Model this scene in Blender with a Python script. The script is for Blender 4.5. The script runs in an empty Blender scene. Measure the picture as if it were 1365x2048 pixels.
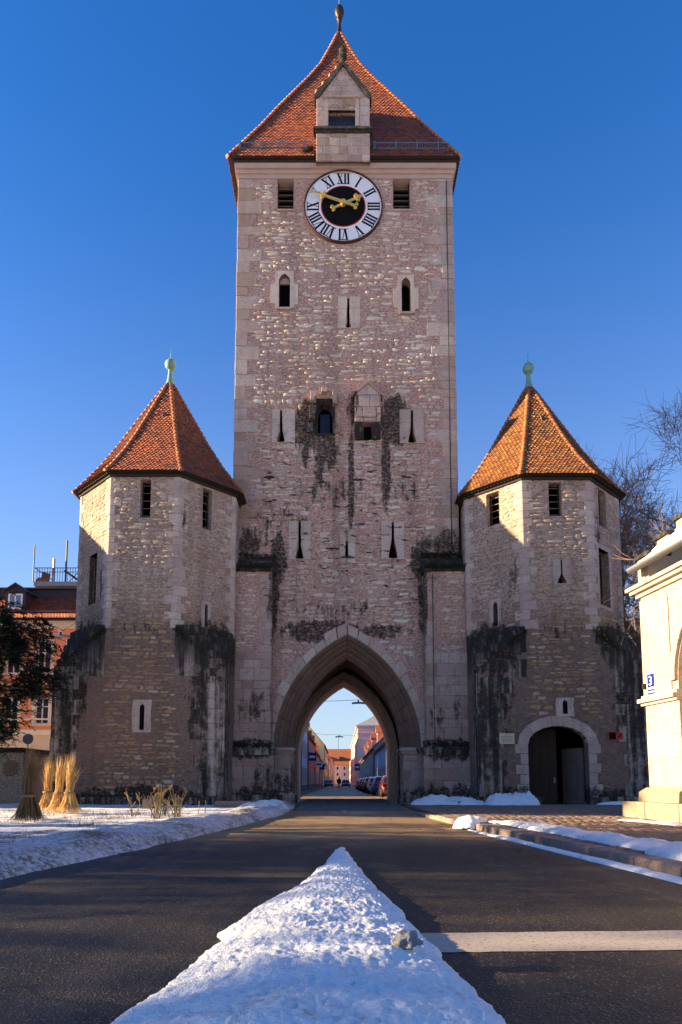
import bpy, bmesh, math, random
import numpy as np
from mathutils import Vector, Matrix, noise
from mathutils.geometry import tessellate_polygon

R = random.Random(11)
SC = bpy.context.scene
COL = SC.collection
rad = math.radians

# ------------------------------------------------------------------ camera
FPX, CAM_H = 1365.0, 1.05
cam = bpy.data.cameras.new('camera')
cam.sensor_fit = 'VERTICAL'; cam.sensor_height = 36.0
cam.lens = 36.0 * FPX / 2048.0
PITCH = rad(6.0)
cam.shift_y = 396.5 / 2048.0
cam.clip_start = 0.05; cam.clip_end = 5000
camo = bpy.data.objects.new('camera', cam)
camo.location = (0, 0, CAM_H); camo.rotation_euler = (math.pi / 2 + PITCH, 0, 0)
COL.objects.link(camo); SC.camera = camo

# ------------------------------------------------------------------ sky and sun
SUN_EL, SUN_AZ = rad(14.0), rad(-0.65)        # sun low on the left, just grazing the gate front
SUN = Vector((-math.cos(SUN_AZ) * math.cos(SUN_EL), math.sin(SUN_AZ) * math.cos(SUN_EL), math.sin(SUN_EL)))
world = bpy.data.worlds.new('World'); SC.world = world; world.use_nodes = True
wt = world.node_tree; wt.nodes.clear()
wo = wt.nodes.new('ShaderNodeOutputWorld'); bg = wt.nodes.new('ShaderNodeBackground')
sky = wt.nodes.new('ShaderNodeTexSky'); sky.sky_type = 'NISHITA'; sky.sun_disc = False
sky.sun_elevation = SUN_EL; sky.sun_rotation = rad(270) + SUN_AZ
sky.altitude = 900; sky.air_density = 1.15; sky.dust_density = 0.25; sky.ozone_density = 3.5
def _wmix(f, a, b, mode):
    n = wt.nodes.new('ShaderNodeMix'); n.data_type = 'RGBA'; n.blend_type = mode
    for i, v in ((0, f), (6, a), (7, b)):
        if isinstance(v, bpy.types.NodeSocket): wt.links.new(v, n.inputs[i])
        else: n.inputs[i].default_value = v
    return n.outputs[2]
tint = _wmix(1.0, sky.outputs[0], (0.17, 0.52, 0.88, 1), 'MULTIPLY')
tc = wt.nodes.new('ShaderNodeTexCoord'); sx = wt.nodes.new('ShaderNodeSeparateXYZ'); wt.links.new(tc.outputs['Generated'], sx.inputs[0])
mr = wt.nodes.new('ShaderNodeMapRange'); wt.links.new(sx.outputs[2], mr.inputs[0])
for i, v in zip((1, 2, 3, 4), (0.0, 0.80, 1.0, 0.0)): mr.inputs[i].default_value = v
pw = wt.nodes.new('ShaderNodeMath'); pw.operation = 'POWER'; wt.links.new(mr.outputs[0], pw.inputs[0]); pw.inputs[1].default_value = 2.2
hz = wt.nodes.new('ShaderNodeMath'); hz.operation = 'MULTIPLY'; wt.links.new(pw.outputs[0], hz.inputs[0]); hz.inputs[1].default_value = 0.93
wt.links.new(_wmix(hz.outputs[0], tint, (2.15, 2.32, 2.44, 1), 'MIX'), bg.inputs[0])   # pale haze low over the horizon, all round
bg.inputs[1].default_value = 0.086
wt.links.new(bg.outputs[0], wo.inputs[0])
sl = bpy.data.lights.new('sun', 'SUN'); sl.energy = 5.0; sl.angle = rad(0.5); sl.color = (1.0, 0.76, 0.46)
so = bpy.data.objects.new('sun', sl); so.rotation_euler = SUN.to_track_quat('Z', 'Y').to_euler(); so.location = (-40, 20, 60)
COL.objects.link(so)
vs = SC.view_settings; vs.view_transform = 'Standard'; vs.look = 'None'; vs.exposure = 2.0; vs.gamma = 1.0
vs.use_curve_mapping = False

# ------------------------------------------------------------------ measuring from the photograph
def ray(px, py):
    xc = (px - 682.5) / FPX; yc = -(py - 1420.5) / FPX
    return Vector((xc, math.cos(PITCH) - yc * math.sin(PITCH), math.sin(PITCH) + yc * math.cos(PITCH)))
def at(px, py, Y):
    d = ray(px, py); return Vector((0, 0, CAM_H)) + d * (Y / d.y)
def ground(px, py, z=0.0):
    d = ray(px, py); return Vector((0, 0, CAM_H)) + d * ((z - CAM_H) / d.z)

class Frame:
    """a wall plane: u to the right, v up, d outwards"""
    def __init__(s, O, U, N, V=(0, 0, 1)):
        s.O = Vector(O); s.U = Vector(U).normalized(); s.N = Vector(N).normalized(); s.V = Vector(V).normalized()
    def p(s, u, v, d=0.0): return s.O + s.U * u + s.V * v + s.N * d
    def px(s, x, y):
        d = ray(x, y); o = Vector((0, 0, CAM_H)); t = (s.O - o).dot(s.N) / d.dot(s.N); q = o + d * t - s.O
        return (q.dot(s.U), q.dot(s.V))
    def mat(s, u, v, d, sw, sd, sh, roll=0.0):
        U = s.U * math.cos(roll) + s.V * math.sin(roll); V = s.V * math.cos(roll) - s.U * math.sin(roll)
        P = s.p(u, v, d)
        return Matrix(((U.x * sw, s.N.x * sd, V.x * sh, P.x), (U.y * sw, s.N.y * sd, V.y * sh, P.y),
                       (U.z * sw, s.N.z * sd, V.z * sh, P.z), (0, 0, 0, 1)))

# ------------------------------------------------------------------ mesh building
class MB:
    def __init__(s): s.v = []; s.f = []
    def add(s, vs_, fs):
        n = len(s.v); s.v.extend([tuple(q) for q in vs_]); s.f.extend([tuple(i + n for i in f) for f in fs]); return s
    def box(s, x0, x1, y0, y1, z0, z1):
        return s.add([(x0, y0, z0), (x1, y0, z0), (x1, y1, z0), (x0, y1, z0), (x0, y0, z1), (x1, y0, z1), (x1, y1, z1), (x0, y1, z1)],
                     [(3, 2, 1, 0), (4, 5, 6, 7), (0, 1, 5, 4), (1, 2, 6, 5), (2, 3, 7, 6), (3, 0, 4, 7)])
    def fbox(s, F, u0, u1, v0, v1, d0, d1):
        q = [F.p(u, v, d) for d in (d0, d1) for (u, v) in ((u0, v0), (u1, v0), (u1, v1), (u0, v1))]
        return s.add(q, [(3, 2, 1, 0), (4, 5, 6, 7), (0, 1, 5, 4), (1, 2, 6, 5), (2, 3, 7, 6), (3, 0, 4, 7)])
    def prism(s, F, poly, d0, d1):
        n = len(poly); q = [F.p(u, v, d0) for u, v in poly] + [F.p(u, v, d1) for u, v in poly]
        tri = tessellate_polygon([[Vector((u, v, 0)) for u, v in poly]])
        fs = [tuple(t) for t in tri] + [tuple(i + n for i in t) for t in tri]
        fs += [(i, (i + 1) % n, (i + 1) % n + n, i + n) for i in range(n)]
        return s.add(q, fs)
    def plan(s, poly, z0, z1):
        n = len(poly); q = [(x, y, z0) for x, y in poly] + [(x, y, z1) for x, y in poly]
        tri = tessellate_polygon([[Vector((u, v, 0)) for u, v in poly]])
        fs = [tuple(t) for t in tri] + [tuple(i + n for i in t) for t in tri]
        fs += [(i, (i + 1) % n, (i + 1) % n + n, i + n) for i in range(n)]
        return s.add(q, fs)
    def wall(s, F, outer, holes=(), depth=0.5, d=0.0, rim=False):
        loops = [list(outer)] + [list(h) for h in holes]
        allp = [q for l in loops for q in l]
        tri = tessellate_polygon([[Vector((u, v, 0)) for u, v in l] for l in loops])
        s.add([F.p(u, v, d) for u, v in allp], [tuple(t) for t in tri])
        for l in (loops if rim else loops[1:]):
            n = len(l)
            s.add([F.p(u, v, d) for u, v in l] + [F.p(u, v, d - depth) for u, v in l],
                  [(i, (i + 1) % n, (i + 1) % n + n, i + n) for i in range(n)])
        return s
    def gridwall(s, F, u0, u1, v0, v1, rects, depth, d=0.0):
        """a rectangular wall with rectangular openings (a, b, c, e) and their reveals"""
        us = sorted({u0, u1, *[q for r_ in rects for q in (r_[0], r_[1])]}); vs_ = sorted({v0, v1, *[q for r_ in rects for q in (r_[2], r_[3])]})
        for i in range(len(us) - 1):
            for j in range(len(vs_) - 1):
                cu, cv = (us[i] + us[i + 1]) / 2, (vs_[j] + vs_[j + 1]) / 2
                if any(a < cu < b and c < cv < e for a, b, c, e in rects): continue
                s.add([F.p(us[i], vs_[j], d), F.p(us[i + 1], vs_[j], d), F.p(us[i + 1], vs_[j + 1], d), F.p(us[i], vs_[j + 1], d)], [(0, 1, 2, 3)])
        for a, b, c, e in rects:
            l = [(a, c), (b, c), (b, e), (a, e)]
            s.add([F.p(u, v, d) for u, v in l] + [F.p(u, v, d - depth) for u, v in l], [(i, (i + 1) % 4, (i + 1) % 4 + 4, i + 4) for i in range(4)])
        return s
    def tube(s, pts, rs, n=6, cap=True):
        pts = [Vector(p) for p in pts]; m = len(pts)
        if not hasattr(rs, '__len__'): rs = [rs] * m
        base = []
        for i, p in enumerate(pts):
            t = (pts[min(i + 1, m - 1)] - pts[max(i - 1, 0)]).normalized()
            a = Vector((0, 0, 1)) if abs(t.z) < 0.9 else Vector((1, 0, 0))
            x = t.cross(a).normalized(); y = t.cross(x)
            base += [p + (x * math.cos(2 * math.pi * k / n) + y * math.sin(2 * math.pi * k / n)) * rs[i] for k in range(n)]
        fs = [(i * n + k, i * n + (k + 1) % n, (i + 1) * n + (k + 1) % n, (i + 1) * n + k) for i in range(m - 1) for k in range(n)]
        if cap: fs += [tuple(range(n)), tuple(range((m - 1) * n, m * n))]
        return s.add(base, fs)
    def lathe(s, c, prof, n=16):
        c = Vector(c); q = [c + Vector((r * math.cos(2 * math.pi * k / n), r * math.sin(2 * math.pi * k / n), z)) for r, z in prof for k in range(n)]
        m = len(prof)
        return s.add(q, [(i * n + k, i * n + (k + 1) % n, (i + 1) * n + (k + 1) % n, (i + 1) * n + k) for i in range(m - 1) for k in range(n)])
    def mesh(s, name, smooth=False):
        me = bpy.data.meshes.new(name); me.from_pydata(s.v, [], s.f); me.update()
        if smooth: me.polygons.foreach_set('use_smooth', [True] * len(me.polygons))
        return me
    def build(s, name, mat, parent=None, smooth=False, **kw):
        return put(name, s.mesh(name, smooth), mat, parent, **kw)

LOC = {}
def _inv(o, parent):
    o.parent = parent
    if parent.name in LOC: o.matrix_parent_inverse = Matrix.Translation(-LOC[parent.name])
def put(name, me, mat, parent=None, kind=None, label=None, cat=None, group=None, M=None, objmat=False):
    o = bpy.data.objects.new(name, me); COL.objects.link(o)
    if mat is not None:
        if len(me.materials) == 0: me.materials.append(mat)
        if objmat: o.material_slots[0].link = 'OBJECT'; o.material_slots[0].material = mat
    if parent is not None: _inv(o, parent)
    if M is not None: o.matrix_basis = M
    if kind: o['kind'] = kind
    if label: o['label'] = label
    if cat: o['category'] = cat
    if group: o['group'] = group
    return o
def thing(name, label, cat, loc=(0, 0, 0), group=None, fixed=True):
    """fixed: parts are written in world metres; else round the thing's own base"""
    o = bpy.data.objects.new(name, None); COL.objects.link(o); o.empty_display_size = 0.3
    o['label'] = label; o['category'] = cat
    if group: o['group'] = group
    if fixed: o.location = loc; LOC[o.name] = Vector(loc)
    return o
def kids(o): return KID.get(o.name, [])
def copy_tree(o, parent=None):
    c = o.copy(); COL.objects.link(c)
    if parent is not None: c.parent = parent
    for ch in [x for x in ALLOBJ() if x.parent == o]: copy_tree(ch, c)
    return c
def ALLOBJ(): return list(COL.objects)

# ------------------------------------------------------------------ materials
def newmat(name):
    m = bpy.data.materials.new(name); m.use_nodes = True; nt = m.node_tree
    return m, nt, nt.nodes['Principled BSDF']
def N(nt, t, **kw):
    n = nt.nodes.new(t)
    for k, v in kw.items(): setattr(n, k, v)
    return n
def setin(nt, n, i, v):
    if hasattr(v, 'is_output') or isinstance(v, bpy.types.NodeSocket): nt.links.new(v, n.inputs[i])
    else: n.inputs[i].default_value = v
def math_(nt, op, a, b=0.0, clamp=False):
    n = N(nt, 'ShaderNodeMath', operation=op); n.use_clamp = clamp; setin(nt, n, 0, a); setin(nt, n, 1, b); return n.outputs[0]
def mix(nt, f, a, b, mode='MIX'):
    n = N(nt, 'ShaderNodeMix', data_type='RGBA', blend_type=mode); setin(nt, n, 0, f)
    setin(nt, n, 6, a if not isinstance(a, tuple) else (*a[:3], 1)); setin(nt, n, 7, b if not isinstance(b, tuple) else (*b[:3], 1)); return n.outputs[2]
def ramp(nt, f, stops):
    n = N(nt, 'ShaderNodeValToRGB'); el = n.color_ramp.elements
    while len(el) < len(stops): el.new(0.5)
    for e, (p, c) in zip(el, stops): e.position = p; e.color = (*c, 1) if len(c) == 3 else c
    setin(nt, n, 0, f); return n.outputs[0]
def maprange(nt, v, a, b, c=0.0, d=1.0):
    n = N(nt, 'ShaderNodeMapRange', interpolation_type='SMOOTHSTEP'); setin(nt, n, 0, v)
    for i, x in zip((1, 2, 3, 4), (a, b, c, d)): n.inputs[i].default_value = x
    return n.outputs[0]
def wpos(nt): return N(nt, 'ShaderNodeNewGeometry').outputs['Position']
def scaled(nt, v, s):
    n = N(nt, 'ShaderNodeMapping'); n.inputs['Scale'].default_value = s; setin(nt, n, 0, v); return n.outputs[0]
def tex(nt, v, scale, detail=4.0, rough=0.55, dist=0.0):
    n = N(nt, 'ShaderNodeTexNoise'); setin(nt, n, 'Vector', v); n.inputs['Scale'].default_value = scale
    n.inputs['Detail'].default_value = detail; n.inputs['Roughness'].default_value = rough; n.inputs['Distortion'].default_value = dist
    return n.outputs[0]
def bump(nt, bsdf, h, strength=0.5, dist=0.02):
    n = N(nt, 'ShaderNodeBump'); n.inputs['Strength'].default_value = strength; n.inputs['Distance'].default_value = dist
    setin(nt, n, 'Height', h); nt.links.new(n.outputs[0], bsdf.inputs['Normal'])
def rnd(nt):
    a = N(nt, 'ShaderNodeNewGeometry').outputs['Random Per Island']; b = N(nt, 'ShaderNodeObjectInfo').outputs['Random']
    return math_(nt, 'FRACT', math_(nt, 'ADD', a, b))
def rnd2(nt, r, k=7.31): return math_(nt, 'FRACT', math_(nt, 'MULTIPLY', r, k))

def stains(nt, col, pos, spots, dark=(0.016, 0.014, 0.012)):
    """rain streaks, moss and soot at fixed places of the wall: (x, z, rx, rz, amount[, y, ry])"""
    sp = N(nt, 'ShaderNodeSeparateXYZ'); setin(nt, sp, 0, pos)
    nz = tex(nt, scaled(nt, pos, (1.6, 1.6, 0.85)), 1.7, 6, 0.68)
    st = tex(nt, scaled(nt, pos, (3.2, 3.2, 0.22)), 1.5, 4, 0.6)
    f = math_(nt, 'ADD', math_(nt, 'MULTIPLY', nz, 0.62), math_(nt, 'MULTIPLY', st, 0.38))
    tot = None
    for s in spots:
        x, z, rx, rz, amt = s[:5]
        a = math_(nt, 'ABSOLUTE', math_(nt, 'DIVIDE', math_(nt, 'SUBTRACT', sp.outputs[0], x), rx))
        b = math_(nt, 'ABSOLUTE', math_(nt, 'DIVIDE', math_(nt, 'SUBTRACT', sp.outputs[2], z), rz))
        m = math_(nt, 'MAXIMUM', math_(nt, 'SUBTRACT', 1.0, math_(nt, 'POWER', math_(nt, 'ADD', math_(nt, 'MULTIPLY', a, a), math_(nt, 'MULTIPLY', b, b)), 1.0)), 0.0)
        m = math_(nt, 'MULTIPLY', m, amt)
        tot = m if tot is None else math_(nt, 'MAXIMUM', tot, m)
    k = maprange(nt, math_(nt, 'ADD', f, math_(nt, 'MULTIPLY', tot, 0.36)), 0.60, 0.71)
    k = math_(nt, 'MULTIPLY', k, maprange(nt, tot, 0.02, 0.25))
    k = math_(nt, 'MULTIPLY', k, maprange(nt, tex(nt, scaled(nt, pos, (1, 1, 1.8)), 8, 5, 0.7), 0.34, 0.56, 0.45, 1.0))
    cr = maprange(nt, tex(nt, scaled(nt, pos, (1, 1, 4.2)), 1.55, 5, 0.6, 0.6), 0.595, 0.625)
    zb = math_(nt, 'MULTIPLY', maprange(nt, sp.outputs[2], 20.0, 17.0), maprange(nt, sp.outputs[2], 8.0, 10.5))
    zb = math_(nt, 'MULTIPLY', zb, maprange(nt, math_(nt, 'ABSOLUTE', sp.outputs[0]), 5.2, 3.8))
    k = math_(nt, 'MAXIMUM', k, math_(nt, 'MULTIPLY', cr, zb))
    wash = tex(nt, scaled(nt, pos, (1.0, 1.0, 0.07)), 1.1, 5, 0.6)      # rain-washed and sooty vertical streaks
    col = mix(nt, math_(nt, 'MULTIPLY', maprange(nt, wash, 0.48, 0.68), 0.55), col, mix(nt, 0.5, col, (0.10, 0.07, 0.055)))
    blot = tex(nt, pos, 0.33, 4, 0.55); col = mix(nt, math_(nt, 'MULTIPLY', maprange(nt, blot, 0.46, 0.66), 0.5), col, mix(nt, 0.45, col, (0.30, 0.16, 0.12)))
    return mix(nt, math_(nt, 'MULTIPLY', k, 0.93), col, dark)

def zed(nt, pos):
    sp = N(nt, 'ShaderNodeSeparateXYZ'); setin(nt, sp, 0, pos); return sp.outputs[2]

TOWER_SPOTS, TURRET_SPOTS = [], []
def px_spot(lst, x, y, rx, ry, amt, Y=32.3):
    p = at(x, y, Y); k = Y / FPX * 1.03; lst.append((p.x, p.z, rx * k, ry * k, amt))
for a in [(625, 850, 62, 70, .95), (655, 900, 34, 60, .8), (792, 840, 38, 72, 1.15), (772, 930, 13, 130, .95), (703, 960, 9, 140, .95), (640, 930, 14, 80, .85), (612, 900, 10, 60, .7), (705, 820, 16, 50, .8),
          (660, 985, 120, 50, .42), (800, 985, 110, 40, .36), (560, 1035, 90, 60, .35), (598, 1060, 30, 40, .7), (786, 1095, 26, 40, .55), (697, 1110, 16, 25, .5),
          (650, 1262, 120, 30, .95), (760, 1262, 90, 22, .7), (500, 1085, 50, 45, .7), (893, 1095, 50, 50, .75), (555, 1120, 25, 70, .9), (842, 1120, 26, 60, .95),
          (548, 1200, 14, 120, .8), (845, 1200, 12, 120, .7), (500, 1500, 70, 25, 1.0), (890, 1500, 70, 30, 1.0), (560, 1580, 120, 70, .5), (890, 1600, 120, 40, .8),
          (520, 1600, 90, 40, .9), (530, 1420, 120, 60, .35), (900, 1430, 70, 80, .35), (690, 540, 60, 50, .18), (675, 1225, 130, 40, .4)]:
    px_spot(TOWER_SPOTS, *a)
for sgn, cx in ((-1, -8.72), (1, 9.57)):
    for dx in (-2.9, 2.9):
        TURRET_SPOTS += [(cx + dx, 6.9, 1.5, 1.6, 1.2), (cx + dx, 4.6, 1.0, 3.2, .62)]
    TURRET_SPOTS += [(cx, 0.2, 4.5, 0.9, .95), (cx + 1.9, 12.2, .3, 1.2, .5), (cx - 1.9, 10.0, .4, 1.5, .4), (cx, 7.6, 2.2, .5, .35)]

def mat_mortar(name, base, dark, spots, ochre_z=None):
    m, nt, b = newmat(name); pos = wpos(nt)
    n1 = tex(nt, pos, 0.9, 6, 0.6); n2 = tex(nt, scaled(nt, pos, (1, 1, 1.9)), 7, 5, 0.62); n3 = tex(nt, pos, 38, 3, 0.6)
    c = ramp(nt, n1, [(0.25, dark), (0.7, base)])
    c = mix(nt, maprange(nt, n2, 0.45, 0.72), c, tuple(min(1, x * 1.55) for x in base))
    c = mix(nt, maprange(nt, n3, 0.50, 0.34), c, tuple(x * 0.45 for x in dark))
    c = mix(nt, math_(nt, 'MULTIPLY', maprange(nt, n2, 0.42, 0.33), 0.85), c, tuple(x * 0.22 for x in dark))
    if ochre_z: c = mix(nt, math_(nt, 'MULTIPLY', maprange(nt, zed(nt, pos), ochre_z + 1.2, ochre_z - 1.2), 0.75), c, mix(nt, n2, (0.06, 0.04, 0.029), (0.22, 0.15, 0.112)))
    c = stains(nt, c, pos, spots); nt.links.new(c, b.inputs['Base Color']); b.inputs['Roughness'].default_value = 0.95; b.inputs['Specular IOR Level'].default_value = 0.15
    bump(nt, b, math_(nt, 'ADD', n2, math_(nt, 'MULTIPLY', n3, 0.5)), 0.9, 0.05); return m
def mat_stone(name, pal, spots, ochre_z=None, ochre=None, pit=0.5, dirt=0.35):
    m, nt, b = newmat(name); pos = wpos(nt); r = rnd(nt)
    k = len(pal); c = N(nt, 'ShaderNodeValToRGB'); c.color_ramp.interpolation = 'LINEAR'; el = c.color_ramp.elements
    while len(el) < k: el.new(0.5)
    for i, p in enumerate(pal): el[i].position = i / (k - 1); el[i].color = (*p, 1)
    setin(nt, c, 0, r); c = c.outputs[0]
    if ochre_z:
        q = math_(nt, 'MULTIPLY', maprange(nt, zed(nt, pos), ochre_z + 1.4, ochre_z - 0.8), maprange(nt, rnd2(nt, r, 13.7), 0.12, 0.3))
        c = mix(nt, q, c, ramp(nt, rnd2(nt, r, 5.3), [(0.0, ochre[0]), (0.5, ochre[1]), (1.0, ochre[2])]))
    n1 = tex(nt, pos, 2.3, 5, 0.65); n2 = tex(nt, scaled(nt, pos, (1, 1, 1.6)), 16, 5, 0.7); n3 = tex(nt, pos, 60, 3, 0.6)
    c = mix(nt, math_(nt, 'MULTIPLY', maprange(nt, n2, 0.56, 0.36), pit), c, (0.07, 0.052, 0.045))
    c = mix(nt, math_(nt, 'MULTIPLY', maprange(nt, n1, 0.5, 0.72), dirt), c, (0.10, 0.075, 0.062))
    c = mix(nt, math_(nt, 'MULTIPLY', maprange(nt, n3, 0.42, 0.6), 0.35), c, tuple(min(.8, 1.35 * x) for x in pal[-1]))
    c = stains(nt, c, pos, spots); nt.links.new(c, b.inputs['Base Color']); b.inputs['Roughness'].default_value = 0.92; b.inputs['Specular IOR Level'].default_value = 0.2
    bump(nt, b, math_(nt, 'ADD', n2, math_(nt, 'MULTIPLY', n3, 0.4)), 0.8, 0.03); return m
def mat_plain(name, col, rough=0.8, var=0.15, scale=6.0, bmp=0.15, metal=0.0, rv=0.0, spec=0.3):
    m, nt, b = newmat(name); pos = N(nt, 'ShaderNodeTexCoord').outputs['Object']
    n = tex(nt, pos, scale, 5, 0.6)
    c = mix(nt, n, tuple(x * (1 - var) for x in col), tuple(min(1, x * (1 + var)) for x in col))
    if rv: 
        r = rnd(nt); c = mix(nt, math_(nt, 'MULTIPLY', r, rv), c, tuple(x * 0.35 for x in col))
    nt.links.new(c, b.inputs['Base Color']); b.inputs['Roughness'].default_value = rough; b.inputs['Metallic'].default_value = metal
    b.inputs['Specular IOR Level'].default_value = spec
    if bmp: bump(nt, b, tex(nt, pos, scale * 6, 4, 0.6), bmp, 0.02)
    return m
def mat_tile(name, pal):
    m, nt, b = newmat(name); pos = wpos(nt); r = rnd(nt)
    c = ramp(nt, r, [(i / (len(pal) - 1), p) for i, p in enumerate(pal)])
    c = mix(nt, math_(nt, 'MULTIPLY', maprange(nt, tex(nt, pos, 1.1, 6, 0.7), 0.50, 0.70), 0.75), c, (0.05, 0.028, 0.018))
    n = tex(nt, pos, 22, 4, 0.6); c = mix(nt, math_(nt, 'MULTIPLY', maprange(nt, n, 0.55, 0.35), 0.4), c, (0.08, 0.028, 0.014))
    nt.links.new(c, b.inputs['Base Color']); b.inputs['Roughness'].default_value = 0.72; bump(nt, b, n, 0.25, 0.01); return m
def mat_glass(name, col=(0.02, 0.03, 0.045)):
    m, nt, b = newmat(name); b.inputs['Base Color'].default_value = (*col, 1); b.inputs['Roughness'].default_value = 0.08; b.inputs['Specular IOR Level'].default_value = 0.6
    n = tex(nt, wpos(nt), 1.5, 2); bump(nt, b, n, 0.05, 0.02); return m

M = {}
M['mortar'] = mat_mortar('lime_mortar', (0.53, 0.345, 0.275), (0.34, 0.20, 0.155), TOWER_SPOTS)
M['stone'] = mat_stone('rubble_stone', [(0.52, 0.39, 0.315), (0.66, 0.54, 0.44), (0.36, 0.235, 0.18), (0.74, 0.63, 0.53), (0.54, 0.38, 0.25), (0.69, 0.58, 0.48)], TOWER_SPOTS)
M['ashlar'] = mat_stone('dressed_stone', [(0.46, 0.34, 0.29), (0.39, 0.28, 0.235), (0.54, 0.43, 0.36), (0.31, 0.21, 0.14), (0.50, 0.37, 0.31)], TOWER_SPOTS)
M['voussoir'] = mat_stone('arch_stone', [(0.52, 0.41, 0.335), (0.42, 0.315, 0.25), (0.60, 0.49, 0.405)], [(0.3, 3, .1, .1, .1)], pit=0.6)
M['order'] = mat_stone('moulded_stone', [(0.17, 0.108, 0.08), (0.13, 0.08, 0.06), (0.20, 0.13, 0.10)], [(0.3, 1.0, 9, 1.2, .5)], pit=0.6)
OCH = [(0.34, 0.18, 0.055), (0.36, 0.23, 0.12), (0.21, 0.108, 0.036)]
M['tmortar'] = mat_mortar('turret_mortar', (0.46, 0.33, 0.255), (0.29, 0.20, 0.15), TURRET_SPOTS, 8.3)
M['tstone'] = mat_stone('turret_rubble', [(0.53, 0.41, 0.315), (0.46, 0.34, 0.26), (0.60, 0.48, 0.375), (0.40, 0.275, 0.185), (0.55, 0.41, 0.29)], TURRET_SPOTS, 8.4, OCH)
M['tashlar'] = mat_stone('turret_dressed_stone', [(0.55, 0.43, 0.355), (0.47, 0.355, 0.295), (0.62, 0.50, 0.41), (0.51, 0.38, 0.305)], TURRET_SPOTS)
def mat_moss():
    m, nt, b = newmat('mossy_weathered_stone'); pos = wpos(nt)
    st = tex(nt, scaled(nt, pos, (2.6, 2.6, 0.16)), 1.5, 5, 0.62); nz = tex(nt, pos, 3.2, 7, 0.7); n3 = tex(nt, pos, 22, 5, 0.7)
    f = math_(nt, 'ADD', math_(nt, 'MULTIPLY', st, 0.65), math_(nt, 'MULTIPLY', nz, 0.35))
    c = ramp(nt, f, [(0.40, (0.022, 0.017, 0.012)), (0.48, (0.05, 0.038, 0.028)), (0.53, (0.20, 0.15, 0.115)), (0.62, (0.46, 0.37, 0.31))])
    c = mix(nt, math_(nt, 'MULTIPLY', maprange(nt, n3, 0.56, 0.68), 0.5), c, (0.10, 0.075, 0.03))
    c = mix(nt, math_(nt, 'MULTIPLY', maprange(nt, zed(nt, pos), 5.2, 7.4), maprange(nt, nz, 0.36, 0.56, 0.45, 1.0)), c, mix(nt, maprange(nt, n3, 0.5, 0.7), (0.014, 0.012, 0.009), (0.06, 0.048, 0.028)))
    nt.links.new(c, b.inputs['Base Color']); b.inputs['Roughness'].default_value = 0.95; bump(nt, b, math_(nt, 'ADD', nz, n3), 0.9, 0.06); return m
M['moss'] = mat_moss()
M['tile'] = mat_tile('clay_tile', [(0.29, 0.066, 0.019), (0.19, 0.040, 0.016), (0.35, 0.105, 0.025), (0.11, 0.025, 0.013), (0.31, 0.085, 0.021), (0.23, 0.052, 0.018)])
M['tile_ochre'] = mat_tile('ochre_clay_tile', [(0.30, 0.10, 0.020), (0.20, 0.055, 0.016), (0.38, 0.19, 0.032), (0.13, 0.034, 0.013), (0.33, 0.145, 0.025), (0.25, 0.075, 0.02)])
M['hip'] = mat_tile('hip_tile_clay', [(0.40, 0.125, 0.032), (0.32, 0.085, 0.025), (0.46, 0.165, 0.042)])
M['deck'] = mat_plain('roof_batten_wood', (0.05, 0.03, 0.02))
M['dark'] = mat_plain('dark_interior', (0.006, 0.005, 0.005), 1.0, 0.1, 3, 0, spec=0.0)
M['wood'] = mat_plain('old_dark_wood', (0.035, 0.022, 0.014), 0.85, 0.4, 8, 0.4)
M['slat'] = mat_plain('grey_weathered_slat', (0.20, 0.15, 0.12), 0.8, 0.3, 8, 0.3)
M['patina'] = mat_plain('green_copper_patina', (0.16, 0.30, 0.22), 0.6, 0.35, 2.5, 0.15, 0.2)
M['bronze'] = mat_plain('dark_bronze', (0.045, 0.026, 0.016), 0.5, 0.3, 3, 0.1, 0.5)
M['iron'] = mat_plain('dark_iron', (0.03, 0.028, 0.028), 0.55, 0.2, 5, 0.1, 0.4)
M['zinc'] = mat_plain('grey_zinc', (0.22, 0.22, 0.23), 0.5, 0.2, 4, 0.1, 0.6)
M['gold'] = mat_plain('gilded_metal', (0.72, 0.48, 0.13), 0.42, 0.15, 5, 0.05, 0.55)
M['dialwhite'] = mat_plain('white_enamel', (0.66, 0.65, 0.68), 0.6, 0.05, 1.5, 0.02)
M['black'] = mat_plain('black_paint', (0.004, 0.004, 0.005), 0.8, 0.1, 3, 0.0, spec=.1)
M['red'] = mat_plain('red_paint', (0.50, 0.03, 0.012), 0.6, 0.1, 3, 0.0)
M['dialrim'] = mat_plain('dark_red_brown_rim', (0.06, 0.02, 0.014), 0.6, 0.1, 3, 0.0)
M['cornice'] = mat_plain('rendered_cornice', (0.42, 0.29, 0.235), 0.9, 0.2, 2.5, 0.2)
M['white'] = mat_plain('white_paint', (0.75, 0.73, 0.70), 0.6, 0.06, 2, 0.05)
M['glass'] = mat_glass('dark_window_glass')
M['bluegl'] = mat_glass('blue_window_glass', (0.10, 0.20, 0.30))
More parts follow.
